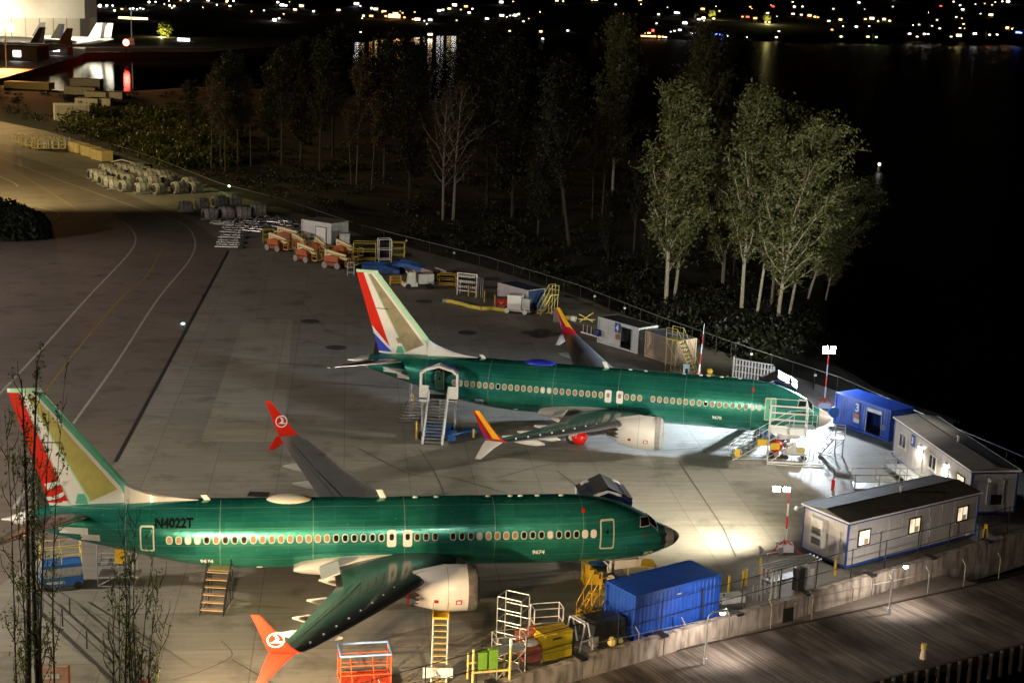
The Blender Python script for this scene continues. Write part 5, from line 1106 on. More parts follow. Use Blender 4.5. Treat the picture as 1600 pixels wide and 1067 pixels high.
for (x,y),l in (((655,437),'grey covered cargo sled at the fence behind the tow tractor'),((676,436),'second grey covered sled, at the fence right of the tow tractor')):
    A=thing('cargo_sled',l,'sled',G(x,y),R(-35)); MB().slab([(0,0,.4),(2.2,0,.4),(2.0,0,1.3),(.3,0,1.5)],(0,1.2,0)).obj('cover',M('grey_sled_cover',(.3,.27,.27),.6),A); MB().box((0,.0,.1),(2.4,1.2,.38)).obj('frame',dark,A)
a=G(713,462); A=thing('tool_rack','white framed rack hung with rows of small parts at the far fence','rack',(a.x,a.y+.6,0),R(-22))
MB().box((0,0,.0),(.12,.12,2.6)).box((2.4,0,0),(2.52,.12,2.6)).obj('frame_post',mastw,A); MB().box((0.12,0,2.5),(2.4,.12,2.6)).obj('frame_bar',mastw,A); MB().box((.12,0,.5),(2.4,.12,.6)).obj('frame_bar',mastw,A)
for r_ in range(3):
    for i in range(9): MB().box((.22+.24*i,-.06,2.1-.6*r_),(.36+.24*i,0.02,2.38-.6*r_)).obj('hung_part',offw,A)
for x in (2.75,3.0,3.25): MB().tube((x,0,0),(x,0,2.3),.04).obj('pole',steel,A)
A=thing('heater_hose','long yellow flexible duct lying on the apron left of the white ground cart','air duct',(0,0,0)); pts=[G(*p)+Vector((0,0,.22)) for p in ((695,473),(705,474),(722,478),(735,482),(752,485),(770,485),(784,487),(792,488))]; m=MB().path(pts,.23,10); m.obj('hose',M('duct_yellow',(.62,.5,.08),.6,var=.2),A,True); MB().tube(pts[0]-Vector((.25,0,0)),pts[0]+Vector((.4,0,0)),.28,n=12).obj('end_collar',steel,A)
A=thing('ground_air_cart','white boxy ground air cart with machinery at its right end','ground cart',G(792,489),R(-14)); MB().box((0,0,.45),(1.55,1.4,2.0)).obj('body',white,A); MB().box((1.6,.1,.5),(2.5,1.2,1.7)).obj('machinery',steel,A); MB().box((-.0,0,.25),(2.6,1.3,.42)).obj('frame',offw,A)
for x in (.0,2.0):
    for y in (-.15,1.2): MB().tube((x,y,.28),(x,y+.2,.28),.28,n=12).obj('wheel',mastw,A)
A=thing('red_cart','small red and yellow machine beside the white ground air cart','machine',G(773,483),R(-5)); MB().box((0,0,.4),(1.4,.9,1.2)).obj('body',dred,A); MB().box((-.03,-.03,1.2),(1.43,.93,1.3)).obj('lid',dark,A); MB().slab([(.4,-.02,1.0),(.7,-.02,.55),(1.0,-.02,1.0),(.7,-.02,.75)],(0,.01,0)).obj('yellow_chevron',yellow,A); MB().tube((0,0,0),(0,0,1.6),.06).obj('post',yellow,A)
for x in (.2,1.2): MB().tube((x,-.1,.2),(x,.1,.2),.2,n=10).obj('wheel',rubber,A)
steps_thing('yellow_ladder_stand','yellow ladder stand at the fence between the dark container and the winglet','ladder stand',G(843,493),R(25),2.2,1.4,.8,7,yel2,yel2,plat=.8,rail=1.0)
st=steps_thing('yellow_stair_tower','tall yellow stair tower beside the tan container','stair tower',G(1095,590),R(140),3.3,2.2,1.0,10,yel2,yel2,plat=1.2,rail=1.0)
A=thing('yellow_pipe_stand','yellow jack with hose lying behind the winglet of the far airliner','jack',G(872,500),R(-20)); MB().tube((0,0,.4),(1.5,0,.35),.25,n=10).obj('hose',yel2,A); MB().tube((1.5,0,.35),(2.0,0,.3),.3,n=10).obj('end',white,A); MB().tube((2.3,.3,0),(3.6,1.0,1.0),.05).tube((3.6,1.0,0),(2.3,0,.9),.05).tube((2.2,.2,.3),(3.9,.8,.3),.05).obj('truss',yel2,A)
A=thing('grey_panel','grey upright panel standing behind the raised winglet of the far airliner','panel',G(864,503),0); MB().box((0,0,0),(.9,.08,1.4)).obj('board',steel,A); MB().tube((.45,.1,0),(.45,.5,1.2),.03).obj('prop',steel,A)
A=thing('guard_rail_section','white rail section on the ground left of the white container number 4','rail',G(908,521),R(-50)); MB().tube((0,0,.15),(2.9,0,.15),.07).obj('bar',mastw,A)
for x in (.3,.9,1.5): MB().tube((x,0,.15),(x,0,1.0),.04).obj('upright',mastw,A)
a=G(1143,598); A=thing('parts_rack','white lattice rack at the fence left of the far covered stairs','rack',(a.x,a.y,0),R(-30))
MB().box((0,0,0),(.15,.3,2.5)).obj('end_frame',mastw,A); MB().box((3.8,0,0),(3.95,.3,2.1)).obj('end_frame',mastw,A)
for z in (.5,1.1,1.7,2.2): MB().box((.1,.05,z),(3.85,.15,z+.09)).obj('rail',mastw,A)
for i in range(12): MB().box((.3+.3*i,0,.5),(.42+.3*i,.06,2.2)).obj('slat',mastw,A)
A=thing('yellow_gear','yellow machine parts at the foot of the red and white mast','machine',G(1108,600)); MB().ball((0,0,1.2),.28,8,6).box((-.3,-.3,.2),(.4,.3,.9)).obj('body',yellow,A); MB().box((.5,-.2,.3),(1.1,.2,.6)).obj('arm',yellow,A); MB().tube((1.6,0,0),(1.6,0,.9),.1,n=10).obj('post',yellow,A)
A=thing('traffic_marker','white and black marker stand beside the foot of the yellow stair tower','marker',G(1063,590)+Vector((.5,0,0))); MB().box((-.3,-.1,.1),(.3,.1,1.3)).obj('board',white,A); MB().box((-.1,-.12,.4),(.15,-.1,.9)).obj('black_patch',black,A)
# far fence along the spit
A=thing('perimeter_fence','thin dark perimeter fence with small pale plates between the apron and the trees','fence')
fl=[lerp_line(fence_line[2:],i/60) for i in range(61)]
for p in fl: MB().tube((p.x,p.y,0),(p.x,p.y,1.9),.04,n=5).obj('post',dark,A)
for i in range(len(fence_line)-3):
    a,b_=fence_line[i+2],fence_line[i+3]
    MB().tube(a+Vector((0,0,1.9)),b_+Vector((0,0,1.9)),.035,n=4).obj('top_rail',steel,A)
for x,y in ((588,376),(665,399),(870,467),(942,490),(1138,554),(1266,594)):
    p=G(x,y,1.2); 
    k=min(range(61),key=lambda i:(fl[i].xy-p.xy).length); q=fl[k]; MB().box((q.x-.12,q.y-.3,1.3),(q.x+.12,q.y-.25,1.5)).obj('plate',offw,A)
# ================================================================ WRAPPED ENGINES, FRAMES, CRATES
wrap=M('shrink_wrap',(.56,.55,.54),.42,var=.35,scale=1.9,bump=1.0,col2=(.17,.165,.16)); 
def wrapped():
    A=thing('wrapped_engine','','wrapped engine',(0,0,0)); MB().box((-1.5,-1.05,.12),(1.5,1.05,.3)).obj('cradle_base',steel,A)
    rg=[]
    for x,r in ((-1.35,1.0),(-1.1,1.1),(-.4,1.13),(.5,1.12),(1.2,1.02),(1.42,.7)): rg.append([(x,r*math.cos(t),1.15+r*math.sin(t)) if math.sin(t)>-.6 else (x,r*math.cos(t)*.95,.35) for t in [2*math.pi*i/20+.157 for i in range(20)]])
    MB().loft(rg).obj('wrap',wrap,A,True); MB().loft([[(-1.37-d,r*math.cos(t),1.12+r*math.sin(t)) for t in [2*math.pi*i/16 for i in range(16)]] for d,r in ((0,.86),(.03,.8),(.12,.25))]).obj('inlet_plug',dark,A)
    m=MB()
    for x in (-.5,.55): m.loft([[(x+o_,r*math.cos(t),1.15+r*math.sin(t)) for t in [math.pi*i/10 for i in range(11)]+[math.pi*i/10 for i in range(10,-1,-1)]] for o_,r in ((-.03,1.14),(.03,1.14))],cap=False)
    for x in (-.5,.55): MB().path([(x,1.145*math.cos(t),1.15+1.145*math.sin(t)) for t in [R(-25+k*23) for k in range(11)]],.04,4).obj('strap',dark,A)
    for y in (-1,1): MB().box((-1.5,y-.08,0),(1.5,y+.08,.14)).obj('skid',dark,A)
    return A
WE=wrapped(); first=True
rows=[('front row of the big cluster',[(148,280),(156,284),(164,289),(172,293),(180,297),(198,299),(222,303),(250,303)],R(34)),
      ('second row of the big cluster',[(166,272),(175,277),(185,281),(194,285),(204,288),(224,292),(240,292)],R(34)),
      ('third row of the big cluster',[(190,270),(200,273),(212,277),(222,281),(234,284),(262,290),(280,302)],R(34)),
      ('back row of the big cluster',[(214,270),(226,274),(238,278),(252,283),(268,289),(296,294),(306,301)],R(34)),
      ('upper of the two short rows',[(290,331),(316,327),(343,324),(366,322)],R(28)),
      ('lower of the two short rows',[(328,344),(354,342),(381,341),(404,338)],R(28))]
for rn,pts,rz in rows:
    for i,(x,y) in enumerate(pts):
        l=f'shrink-wrapped engine, {ORD[i]} from the left in the {rn}'
        if first: WE.location=G(x,y); WE.rotation_euler=(0,0,rz); WE.scale=(.8,.8,.8); WE['label']=l; WE['group']='shrink-wrapped engines on cradles'; first=False
        else: dup(WE,G(x,y),rz+random.uniform(-.2,.2),l,'shrink-wrapped engines on cradles',random.uniform(.72,.86))
def efr():
    A=thing('empty_frame','','cradle frame'); m=MB()
    for y in (-.9,.9): MB().tube((-1.5,y,.25),(1.5,y,.25),.08).obj('skid',alu,A)
    for x in (-1.3,0,1.3): MB().tube((x,-.9,.28),(x,.9,.28),.07).obj('crossbar',alu,A)
    for x,y in ((-1.2,-.8),(1.2,-.8),(-1.2,.8),(1.2,.8)): MB().tube((x,y,.3),(x*.6,y*.5,.85),.05).obj('arm',alu,A)
    return A
EF=efr(); first=True
for j,(rn,pts) in enumerate((('stack near the drain',[(355,387),(357,380),(360,372),(362,364),(364,357),(352,352),(345,350)]),('middle group behind the stack',[(378,352),(388,358),(396,362),(405,355),(392,350)]),('group left of the white shed',[(412,347),(425,346),(436,349),(440,356),(452,353),(460,361),(448,364)]))):
    for i,(x,y) in enumerate(pts):
        l=f'empty cradle frame, {ORD[i]} from the front in the {rn}' if j==0 else f'empty cradle frame, {ORD[i]} from the left in the {rn}'
        if first: EF.location=G(x,y); EF['label']=l; EF['group']='empty engine cradle frames'; EF.rotation_euler=(0,0,.05); first=False
        else: dup(EF,G(x,y),(random.uniform(-.1,.1) if j==0 else random.uniform(-.6,.6)),l,'empty engine cradle frames')
def crate(label,p,rz,sx,sy,sz,mat,group=None,lidm=None):
    A=thing('crate',label,'crate',p,rz,group); MB().box((0,0,.1),(sx,sy,sz-.06)).obj('body',mat,A); MB().box((-.04,-.04,sz-.06),(sx+.04,sy+.04,sz)).obj('lid',lidm or mat,A)
    for k in range(3): x=sx*(.1+.4*k); MB().box((x-.07,-.04,.05),(x+.07,0,sz-.06)).obj('batten',mat,A)
    return A
ywood=M('crate_yellow_wood',(.62,.48,.2),.7,var=.2,scale=1.5); gwood=M('crate_grey',(.36,.33,.29),.7,var=.25,scale=1)
a=G(142,249); crate('yellow wooden crate, the front one of the line beside the bank',a,R(-50)+R(0),5.0,2.2,2.0,ywood,'yellow wooden crates'); a=G(126,243)
crate('yellow wooden crate, middle of the line beside the bank',a,R(-50),4.6,2.2,2.0,ywood,'yellow wooden crates'); crate('yellow wooden crate, the back one of the line next to the frames',G(107,237),R(-50),4.8,2.2,2.0,ywood,'yellow wooden crates')
for i,(x,y,w_) in enumerate(((100,150,9),(132,158,6),(152,158,7),(117,169,6),(137,169,6))):
    l=['long grey crate at the water edge, leftmost in the rear group','grey crate in the middle of the rear group by the water','grey crate at the right end of the rear group by the water','grey crate, left one in front of the rear group','grey crate, right one in front of the rear group'][i]
    crate(l,G(x,y),R(2),w_,5,2.6,gwood,'grey crates by the water')
if 1: A=crate('second long grey crate stacked at the water edge behind the others',G(100,146)+Vector((0,6,0)),R(2),9,5,4.0,gwood,'grey crates by the water')
crate('dark crate pile with a white top on the apron left of the bank',G(86,192),R(20),8,6,4.2,gwood,lidm=white); crate('low orange-lit crate at the far left by the yard',G(6,139),R(-3),14,5,2.2,ywood)
SL=None; random.seed(11)
for i,(x,y) in enumerate([(30,224),(36,226),(42,229),(50,231),(56,225),(62,234),(66,228),(72,234),(78,230),(84,234),(92,234),(97,229)]):
    l=f'slatted dolly, {ORD[i]} from the left beside the yellow crates'
    if SL is None:
        SL=thing('slatted_dolly',l,'dolly',G(x,y),.2,'slatted dollies beside the yellow crates'); MB().box((-1.3,-1,.25),(1.3,1,.4)).obj('deck',ywood,SL)
        for xx in (-1.25,0,1.25): MB().box((xx-.08,-1,.4),(xx+.08,-.85,1.9)).obj('upright',mastw,SL); MB().box((xx-.08,.85,.4),(xx+.08,1,1.9)).obj('upright',mastw,SL)
        for z in (1.0,1.75): MB().box((-1.3,-1.03,z),(1.3,-.9,z+.15)).obj('side_board',ywood,SL)
    else: dup(SL,G(x,y),random.uniform(-.4,.4),l,'slatted dollies beside the yellow crates')
A=thing('low_dark_trailer','low dark flat trailer with a curved rail behind the wrapped engines','trailer',G(176,262),R(-22)); MB().box((0,0,.3),(7,2.4,.9)).obj('deck',dark,A); MB().path([(-.3,0,1.0),(2,0,1.6),(4,0,1.3),(7,0,.9)],.12).obj('curved_rail',offw,A)
# ================================================================ TREES
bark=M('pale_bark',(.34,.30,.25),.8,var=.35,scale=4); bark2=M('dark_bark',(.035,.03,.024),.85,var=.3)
def leafmat(name,c1,c2):
    m=bpy.data.materials.new(name); m.use_nodes=True; n=m.node_tree; L=n.links; b=n.nodes['Principled BSDF']; b.inputs['Roughness'].default_value=.55
    tc=n.nodes.new('ShaderNodeTexCoord'); z=n.nodes.new('ShaderNodeTexNoise'); z.inputs['Scale'].default_value=1.3; z.inputs['Detail'].default_value=5; L.new(tc.outputs['Object'],z.inputs['Vector'])
    r=n.nodes.new('ShaderNodeValToRGB'); e=r.color_ramp.elements; e[0].position=.35; e[0].color=(*c1,1); e[1].position=.65; e[1].color=(*c2,1); L.new(z.outputs['Fac'],r.inputs[0]); L.new(r.outputs[0],b.inputs['Base Color'])
    t=n.nodes.new('ShaderNodeBsdfTranslucent'); L.new(r.outputs[0],t.inputs['Color']); mx_=n.nodes.new('ShaderNodeMixShader'); mx_.inputs[0].default_value=.35
    L.new(b.outputs[0],mx_.inputs[1]); L.new(t.outputs[0],mx_.inputs[2]); L.new(mx_.outputs[0],n.nodes['Material Output'].inputs['Surface']); return m
leafg=leafmat('spring_leaves',(.055,.064,.020),(.145,.160,.058)); leafy=leafmat('yellow_green_leaves',(.09,.11,.02),(.19,.21,.05)); leafd=leafmat('reddish_twigs',(.03,.022,.012),(.07,.05,.027))
def quads_obj(name,P,Wd_,Ln,mat,parent,rng,wind=None):
    n=len(P); a=rng.normal(size=(n,3)); 
    if wind is not None: a=a*.9+np.array(wind)
    a/=np.linalg.norm(a,axis=1)[:,None]; b_=np.cross(a,rng.normal(size=(n,3))); b_/=np.linalg.norm(b_,axis=1)[:,None]
    l=(Ln*rng.uniform(.6,1.3,n))[:,None]; w=(Wd_*rng.uniform(.6,1.3,n))[:,None]
    V=np.stack([P-a*l,P-b_*w,P+a*l,P+b_*w],1).reshape(-1,3)
    me=bpy.data.meshes.new(name); me.vertices.add(4*n); me.vertices.foreach_set('co',V.ravel()); me.loops.add(4*n); me.loops.foreach_set('vertex_index',np.arange(4*n))
    me.polygons.add(n); me.polygons.foreach_set('loop_start',np.arange(0,4*n,4)); me.polygons.foreach_set('loop_total',np.full(n,4)); me.update(); me.validate(); me.materials.append(mat)
    o=bpy.data.objects.new(name,me); C.objects.link(o)
    if parent is not None: o.parent=parent
    return o
def gen_tree(seed,h=24,cb=.28,cw=4.6,leaves=11000,lmat=leafg,bmat=bark,tr=.26,limbs=30,wind=(.5,0,.35),elev=52,lw=.11,ll=.26,lean=0.,spread=.5,name='tree',cols=None):
    rng=np.random.default_rng(seed); A=thing(name,'','tree'); T=MB(); tp=[]
    ph=rng.uniform(0,6.28,2)
    for i in range(13):
        t=i/12; tp.append(np.array([lean*h*t*t+.35*math.sin(3*t+ph[0])*t,.35*math.sin(3.4*t+ph[1])*t,h*t*.97]))
    for i in range(12): T.tube(tp[i],tp[i+1],tr*(1-i/13)**.9+.02,r2=tr*(1-(i+1)/13)**.9+.02,n=7,cap=False)
    pts=[]
    for k in range(limbs):
        t=cb+(0.97-cb)*(k+.5)/limbs+rng.uniform(-.015,.015); f=t*12; i=min(int(f),11); p=tp[i]+(tp[i+1]-tp[i])*(f-i)
        az=k*2.4+rng.uniform(-.5,.5); u=(t-cb)/(1-cb); prof=(math.sin(math.pi*min(1,(u*.86+.16)))**.7)*(1-.15*u); ln=cw*prof*rng.uniform(.75,1.2)+.3
        el=R(elev+rng.uniform(-12,12)+20*u); r=tr*(1-t)*.45+.025; q=p.copy(); d=np.array([math.cos(az)*math.cos(el),math.sin(az)*math.cos(el),math.sin(el)])
        for s_ in range(4):
            d2=d+np.array([.10,0,.10])*s_+rng.normal(size=3)*.08; d2/=np.linalg.norm(d2); q2=q+d2*ln/4*1.25; T.tube(q,q2,r*(1-s_*.22),r2=r*(1-(s_+1)*.22)+.006,n=4,cap=False)
            if s_>=1 or leaves>4000:
                for _ in range(2):
                    e=d2+rng.normal(size=3)*.55; e/=np.linalg.norm(e); tip=q2+e*ln*.28*rng.uniform(.6,1.2); T.tube(q2,tip,r*.3,r2=.008,n=3,cap=False); pts.append((q2,tip))
            pts.append((q,q2)); q=q2
    T.obj('trunk',bmat,A,recalc=False)
    if leaves:
        idx=rng.integers(0,len(pts),leaves); t=rng.uniform(0,1.1,leaves)[:,None]; a=np.array([p[0] for p in pts])[idx]; b_=np.array([p[1] for p in pts])[idx]
        # gather leaves into clumps
        nc=leaves//34; cidx=rng.integers(0,nc,leaves); base=(a+(b_-a)*t); off=rng.normal(size=(leaves,3))*np.array([.50,.50,.34]); off+=np.outer(np.abs(off[:,2])+rng.uniform(0,.5,leaves),np.array([.5,0,.45]))*.7
        P=np.where(rng.random(leaves)[:,None]<.86,base[cidx]+off,base+rng.normal(size=(leaves,3))*.25)
        quads_obj('crown',P,lw,ll,lmat,A,rng,wind)
    return A
V=[gen_tree(1,cw=4.9,limbs=40,cb=.15,leaves=12500,elev=56,tr=.22),gen_tree(2,cw=5.0,limbs=40,cb=.2,leaves=11500,lean=.05,elev=56,tr=.21),gen_tree(3,cw=4.2,cb=.28,leaves=10500,lean=-.03,elev=60,tr=.18),gen_tree(4,cw=6.2,cb=.14,leaves=14000,lean=.12,limbs=42,elev=48,tr=.22)]
VB=[gen_tree(7,cb=.25,cw=5.2,leaves=1300,lmat=leafd,bmat=M('bare_bark',(.20,.17,.14),.8,var=.35,scale=4),elev=42,limbs=22,tr=.26),gen_tree(8,cb=.4,cw=3.6,leaves=2600,lmat=leafd,bmat=M('bark_shade_tint',(.07,.06,.048),.8,var=.4,scale=4),elev=48,limbs=24,tr=.16,lean=.05)]  # second bark darkened in colour to stand for the unlit wood
VD=[gen_tree(9,cb=.3,cw=5.4,leaves=6500,bmat=bark2,lmat=leafmat('dim_leaves',(.007,.010,.004),(.018,.021,.009))),gen_tree(10,cb=.12,cw=5.8,leaves=9000,bmat=bark2,lmat=leafmat('leaves_shade_tint_b',(.008,.009,.004),(.018,.019,.008)),limbs=36)]  # leaf colour darkened so these trees read as unlit
used=set()
def tree(src,px,base,top,label,rz=0,lean=0,group='cottonwood trees on the spit beyond the fence'):
    p=on_spit(px,base); ht=GY(px,top,p.y).z; sc=ht/24.2
    if id(src) not in used: used.add(id(src)); o=src; o.location=p; o.scale=(sc,sc,sc); o['group']=group
    else: o=dup(src,p,0,None,group,sc)
    o['label']=label; o.rotation_euler=(0,R(lean),R(rz)) if not lean else (0,R(lean),0); return o
tree(V[0],1040,478,128,'tall pale-trunked cottonwood, left one of the lit pair in the middle',0)
tree(V[2],1053,474,150,'tall cottonwood with thin leaning trunk, right one of the lit pair in the middle',40,lean=3)
tree(V[1],1158,492,142,'lit cottonwood with a straight pale trunk, right of the middle pair',90)
tree(V[3],1215,505,178,'broad lit cottonwood leaning to the right, nearest the floodlight tower',0,lean=1)
tree(V[2],1182,498,200,'slender cottonwood between the two brightest trees on the right',200,lean=4)
tree(V[1],1205,485,165,'cottonwood with a reddish pale trunk behind the broad lit one',300)
tree(V[2],1232,500,215,'slender cottonwood just right of the broad lit one',80,lean=6)
tree(V[1],1262,470,268,'leaning cottonwood between the broad lit one and the water',140,lean=11)
tree(V[3],1262,462,262,'strongly leaning cottonwood overhanging the water at the right end',0,lean=16)
tree(V[0],1290,470,330,'short bushy cottonwood low over the water at the right end',30,lean=8)
tree(V[0],1128,455,190,'dim thin-trunked cottonwood between the lit pair and the right-hand group',120)
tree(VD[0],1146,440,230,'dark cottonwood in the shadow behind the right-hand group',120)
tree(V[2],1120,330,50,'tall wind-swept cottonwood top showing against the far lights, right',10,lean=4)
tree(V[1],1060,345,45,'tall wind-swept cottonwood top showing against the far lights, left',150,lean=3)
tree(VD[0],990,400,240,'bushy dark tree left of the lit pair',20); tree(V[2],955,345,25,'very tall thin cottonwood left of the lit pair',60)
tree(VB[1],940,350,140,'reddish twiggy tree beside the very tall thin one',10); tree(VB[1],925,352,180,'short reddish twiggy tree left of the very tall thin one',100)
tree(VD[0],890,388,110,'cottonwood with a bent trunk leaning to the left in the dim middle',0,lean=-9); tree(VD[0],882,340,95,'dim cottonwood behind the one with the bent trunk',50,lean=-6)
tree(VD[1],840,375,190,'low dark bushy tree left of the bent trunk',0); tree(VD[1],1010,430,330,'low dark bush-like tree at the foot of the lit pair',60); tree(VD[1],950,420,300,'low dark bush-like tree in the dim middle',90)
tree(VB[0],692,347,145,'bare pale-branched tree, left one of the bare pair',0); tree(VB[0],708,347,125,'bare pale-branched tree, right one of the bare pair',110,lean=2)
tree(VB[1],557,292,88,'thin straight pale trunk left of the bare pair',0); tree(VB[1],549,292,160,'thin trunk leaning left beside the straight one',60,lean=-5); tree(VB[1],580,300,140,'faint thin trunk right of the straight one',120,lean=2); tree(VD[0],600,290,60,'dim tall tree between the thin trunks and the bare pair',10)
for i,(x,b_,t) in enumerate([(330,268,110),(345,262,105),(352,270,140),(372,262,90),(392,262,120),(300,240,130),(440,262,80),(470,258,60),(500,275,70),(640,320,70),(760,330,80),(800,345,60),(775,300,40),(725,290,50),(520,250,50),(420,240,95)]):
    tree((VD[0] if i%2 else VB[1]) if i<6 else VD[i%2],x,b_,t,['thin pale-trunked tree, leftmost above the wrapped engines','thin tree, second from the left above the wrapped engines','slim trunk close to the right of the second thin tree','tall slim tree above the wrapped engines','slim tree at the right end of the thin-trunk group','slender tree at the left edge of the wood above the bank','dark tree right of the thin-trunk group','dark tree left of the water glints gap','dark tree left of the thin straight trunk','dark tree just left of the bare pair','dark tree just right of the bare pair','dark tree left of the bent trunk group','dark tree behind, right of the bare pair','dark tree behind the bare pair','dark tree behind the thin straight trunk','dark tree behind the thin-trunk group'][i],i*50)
# undergrowth
rng=np.random.default_rng(4); P=[]
def bushes(poly,nb,rad,per):
    for _ in range(nb):
        i=rng.uniform(0,.86); a=lerp_line(edge[:-1],i); c_=lerp_line(far_edge,i); w=rng.beta(1.1,2.2)*.9+.03; q=a.lerp(c_,w); r=rng.uniform(.6,1)*rad
        d=rng.normal(size=(per,3)); d/=np.linalg.norm(d,axis=1)[:,None]; d[:,2]=abs(d[:,2])*.75; P.append(np.array([q.x,q.y,.1])+d*r*rng.uniform(.5,1,(per,1)))
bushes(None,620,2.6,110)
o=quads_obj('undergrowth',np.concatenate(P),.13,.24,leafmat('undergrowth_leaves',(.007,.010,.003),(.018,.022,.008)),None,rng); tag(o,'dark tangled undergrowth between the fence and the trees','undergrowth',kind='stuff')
P=[]
for _ in range(260):
    x,y=rng.uniform(90,360),rng.uniform(180,262); x=min(x,max(x,115+(y-180)*.3))
    if y>205+(x-110)*.35 or x<110: 
        continue
    p=on_spit(x,y); r=rng.uniform(1.2,4.2); d=rng.normal(size=(150,3)); d/=np.linalg.norm(d,axis=1)[:,None]; d[:,2]=abs(d[:,2])*.9; P.append(np.array(p)+d*r*rng.uniform(.6,1,(150,1)))
o=quads_obj('bank_bushes',np.concatenate(P),.22,.4,leafmat('bank_leaves',(.03,.04,.008),(.08,.09,.02)),None,rng); tag(o,'yellow-green brush covering the bank above the yellow crates','brush',kind='stuff')
# dark round bushes at the far left
for k,(x,y,r,l) in enumerate([(5,350,4.5,'dark rounded bush at the left picture edge'),(28,356,4.0,'dark rounded bush behind the small white sign'),(48,345,2.6,'smallest dark bush, right of the small white sign')]):
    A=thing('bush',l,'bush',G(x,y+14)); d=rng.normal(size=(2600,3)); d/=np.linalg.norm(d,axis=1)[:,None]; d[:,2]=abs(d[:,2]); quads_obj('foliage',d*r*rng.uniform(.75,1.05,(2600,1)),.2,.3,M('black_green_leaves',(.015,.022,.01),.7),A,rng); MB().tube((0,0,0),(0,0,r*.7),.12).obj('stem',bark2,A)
A=thing('road_sign','small white blank sign on a thin post in front of the dark bushes','sign',G(27,355)); MB().tube((0,0,0),(0,0,2.2),.05).obj('post',steel,A); MB().box((-.35,-.05,1.9),(.35,0,2.6)).obj('sign_plate',white,A)
# foreground saplings
def sapling(name,label,px,Y,top,stems,seed,leaves,crown):
    rng=np.random.default_rng(seed); b_=GY(px,900,Y); A=thing(name,label,'sapling',(b_.x,Y,-.9)); T=MB(); pts=[]
    for (dx,tp,r,lean) in stems:
        e=GY(px+dx,tp,Y); hh=e.z+.9; x0=dx/(CF/Y)*.55; x1=(e.x-b_.x); q=np.array([x0,rng.uniform(-.2,.2),0]); n_=12; prev=q
        for i in range(1,n_+1):
            t=i/n_; nx=np.array([x0+(x1-x0)*t**1.5+.12*math.sin(5*t+dx),prev[1]+rng.normal()*.04,hh*t]); T.tube(prev,nx,r*(1-.85*(t-1/n_)),r2=r*(1-.85*t),n=6,cap=False)
            if t>.3:
                for _ in range(2+int(r*14)):
                    az=rng.uniform(0,6.28); ln=rng.uniform(.8,2.4)*(1.1-t*.6); p=prev+(nx-prev)*rng.uniform(); tip=p+np.array([math.cos(az)*ln*.32,math.sin(az)*ln*.32,ln]); mid=(p+tip)/2+np.array([math.cos(az),math.sin(az),0])*ln*.10
                    T.tube(p,mid,.022,r2=.015,n=3,cap=False); T.tube(mid,tip,.015,r2=.006,n=3,cap=False); pts+=[(mid,tip),(p,mid)]
            prev=nx
    T.obj('stem',bark2,A,recalc=False); pts=[p for p in pts if p[1][2]>crown[0]]
    i=rng.integers(0,len(pts),leaves); keep=rng.random(len(pts))<.62; i=np.array([k for k in i if keep[k]]); t=rng.uniform(0,1.05,len(i))[:,None]; a=np.array([p[0] for p in pts])[i]; c_=np.array([p[1] for p in pts])[i]
    quads_obj('foliage',a+(c_-a)*t+rng.normal(size=(len(i),3))*.10,.045,.07,leafmat('sapling_leaves_'+name,(.08,.11,.02),(.22,.27,.06)),A,rng)
sapling('sapling','tall leafy sapling with two dark trunks in front of the near airliner tail',46,60,560,[(-8,590,.16,0),(8,565,.17,0),(-26,700,.05,0),(-40,640,.05,0),(28,640,.07,0),(52,590,.05,0),(14,720,.05,0)],3,6000,(5,))
sapling('sapling','shorter many-stemmed sapling right of the tall one at the bottom edge',192,60,800,[(-2,800,.06,0),(14,850,.06,0),(-22,900,.04,0),(40,870,.04,0),(58,905,.04,0),(26,790,.045,0),(-10,880,.04,0),(70,960,.03,0),(12,930,.05,0)],5,3000,(3,))
# stairs and ramp bottom left
a0,a1=G(62,945),G(178,1052); A=thing('stair_railing','dark sloping handrail beside the concrete path at the bottom left','handrail',(0,0,0))
m=MB(); 
for z in (.55,1.05): m.tube(a0+Vector((0,0,z)),a1+Vector((0,0,z)),.04)
m.obj('rail',dark,A)
for t in (0,.33,.66,1): p=a0.lerp(a1,t); MB().tube(p,p+Vector((0,0,1.05)),.04).obj('post',dark,A)
off=Vector((1.6,.9,0)); A=thing('stair_railing','second dark handrail, on the apron side of the bottom left path','handrail',(0,0,0)); MB().tube(a0+off*.35+Vector((0,0,1.0)),a1+off+Vector((0,0,1.0)),.035).obj('rail',dark,A)
for t in (.2,.6,1): p=(a0+off*.35).lerp(a1+off,t); MB().tube(p,p+Vector((0,0,1.0)),.035).obj('post',dark,A)
sheet('footpath',[G(75,990),G(150,1040),G(182,1085),G(100,1130),G(40,1060)],.02,patch_m,th=.01)
for k in range(4): 
    p=G(95+12*k,1040+14*k); 
A=thing('banner_sign','pale pink notice board with a white stripe at the bottom left corner','sign',G(62,1095),R(12)); MB().box((0,-.05,.6),(1.35,0,1.75)).obj('board',M('pink_board',(.62,.38,.28),.6,var=.3,scale=4),A); MB().box((.15,-.07,1.15),(.95,-.055,1.4)).obj('stripe',white,A); MB().box((1.35,-.06,.0),(1.45,.01,1.8)).obj('edge_post',orange,A); MB().box((0,-.06,0),(.08,.01,.6)).obj('edge_post',orange,A)
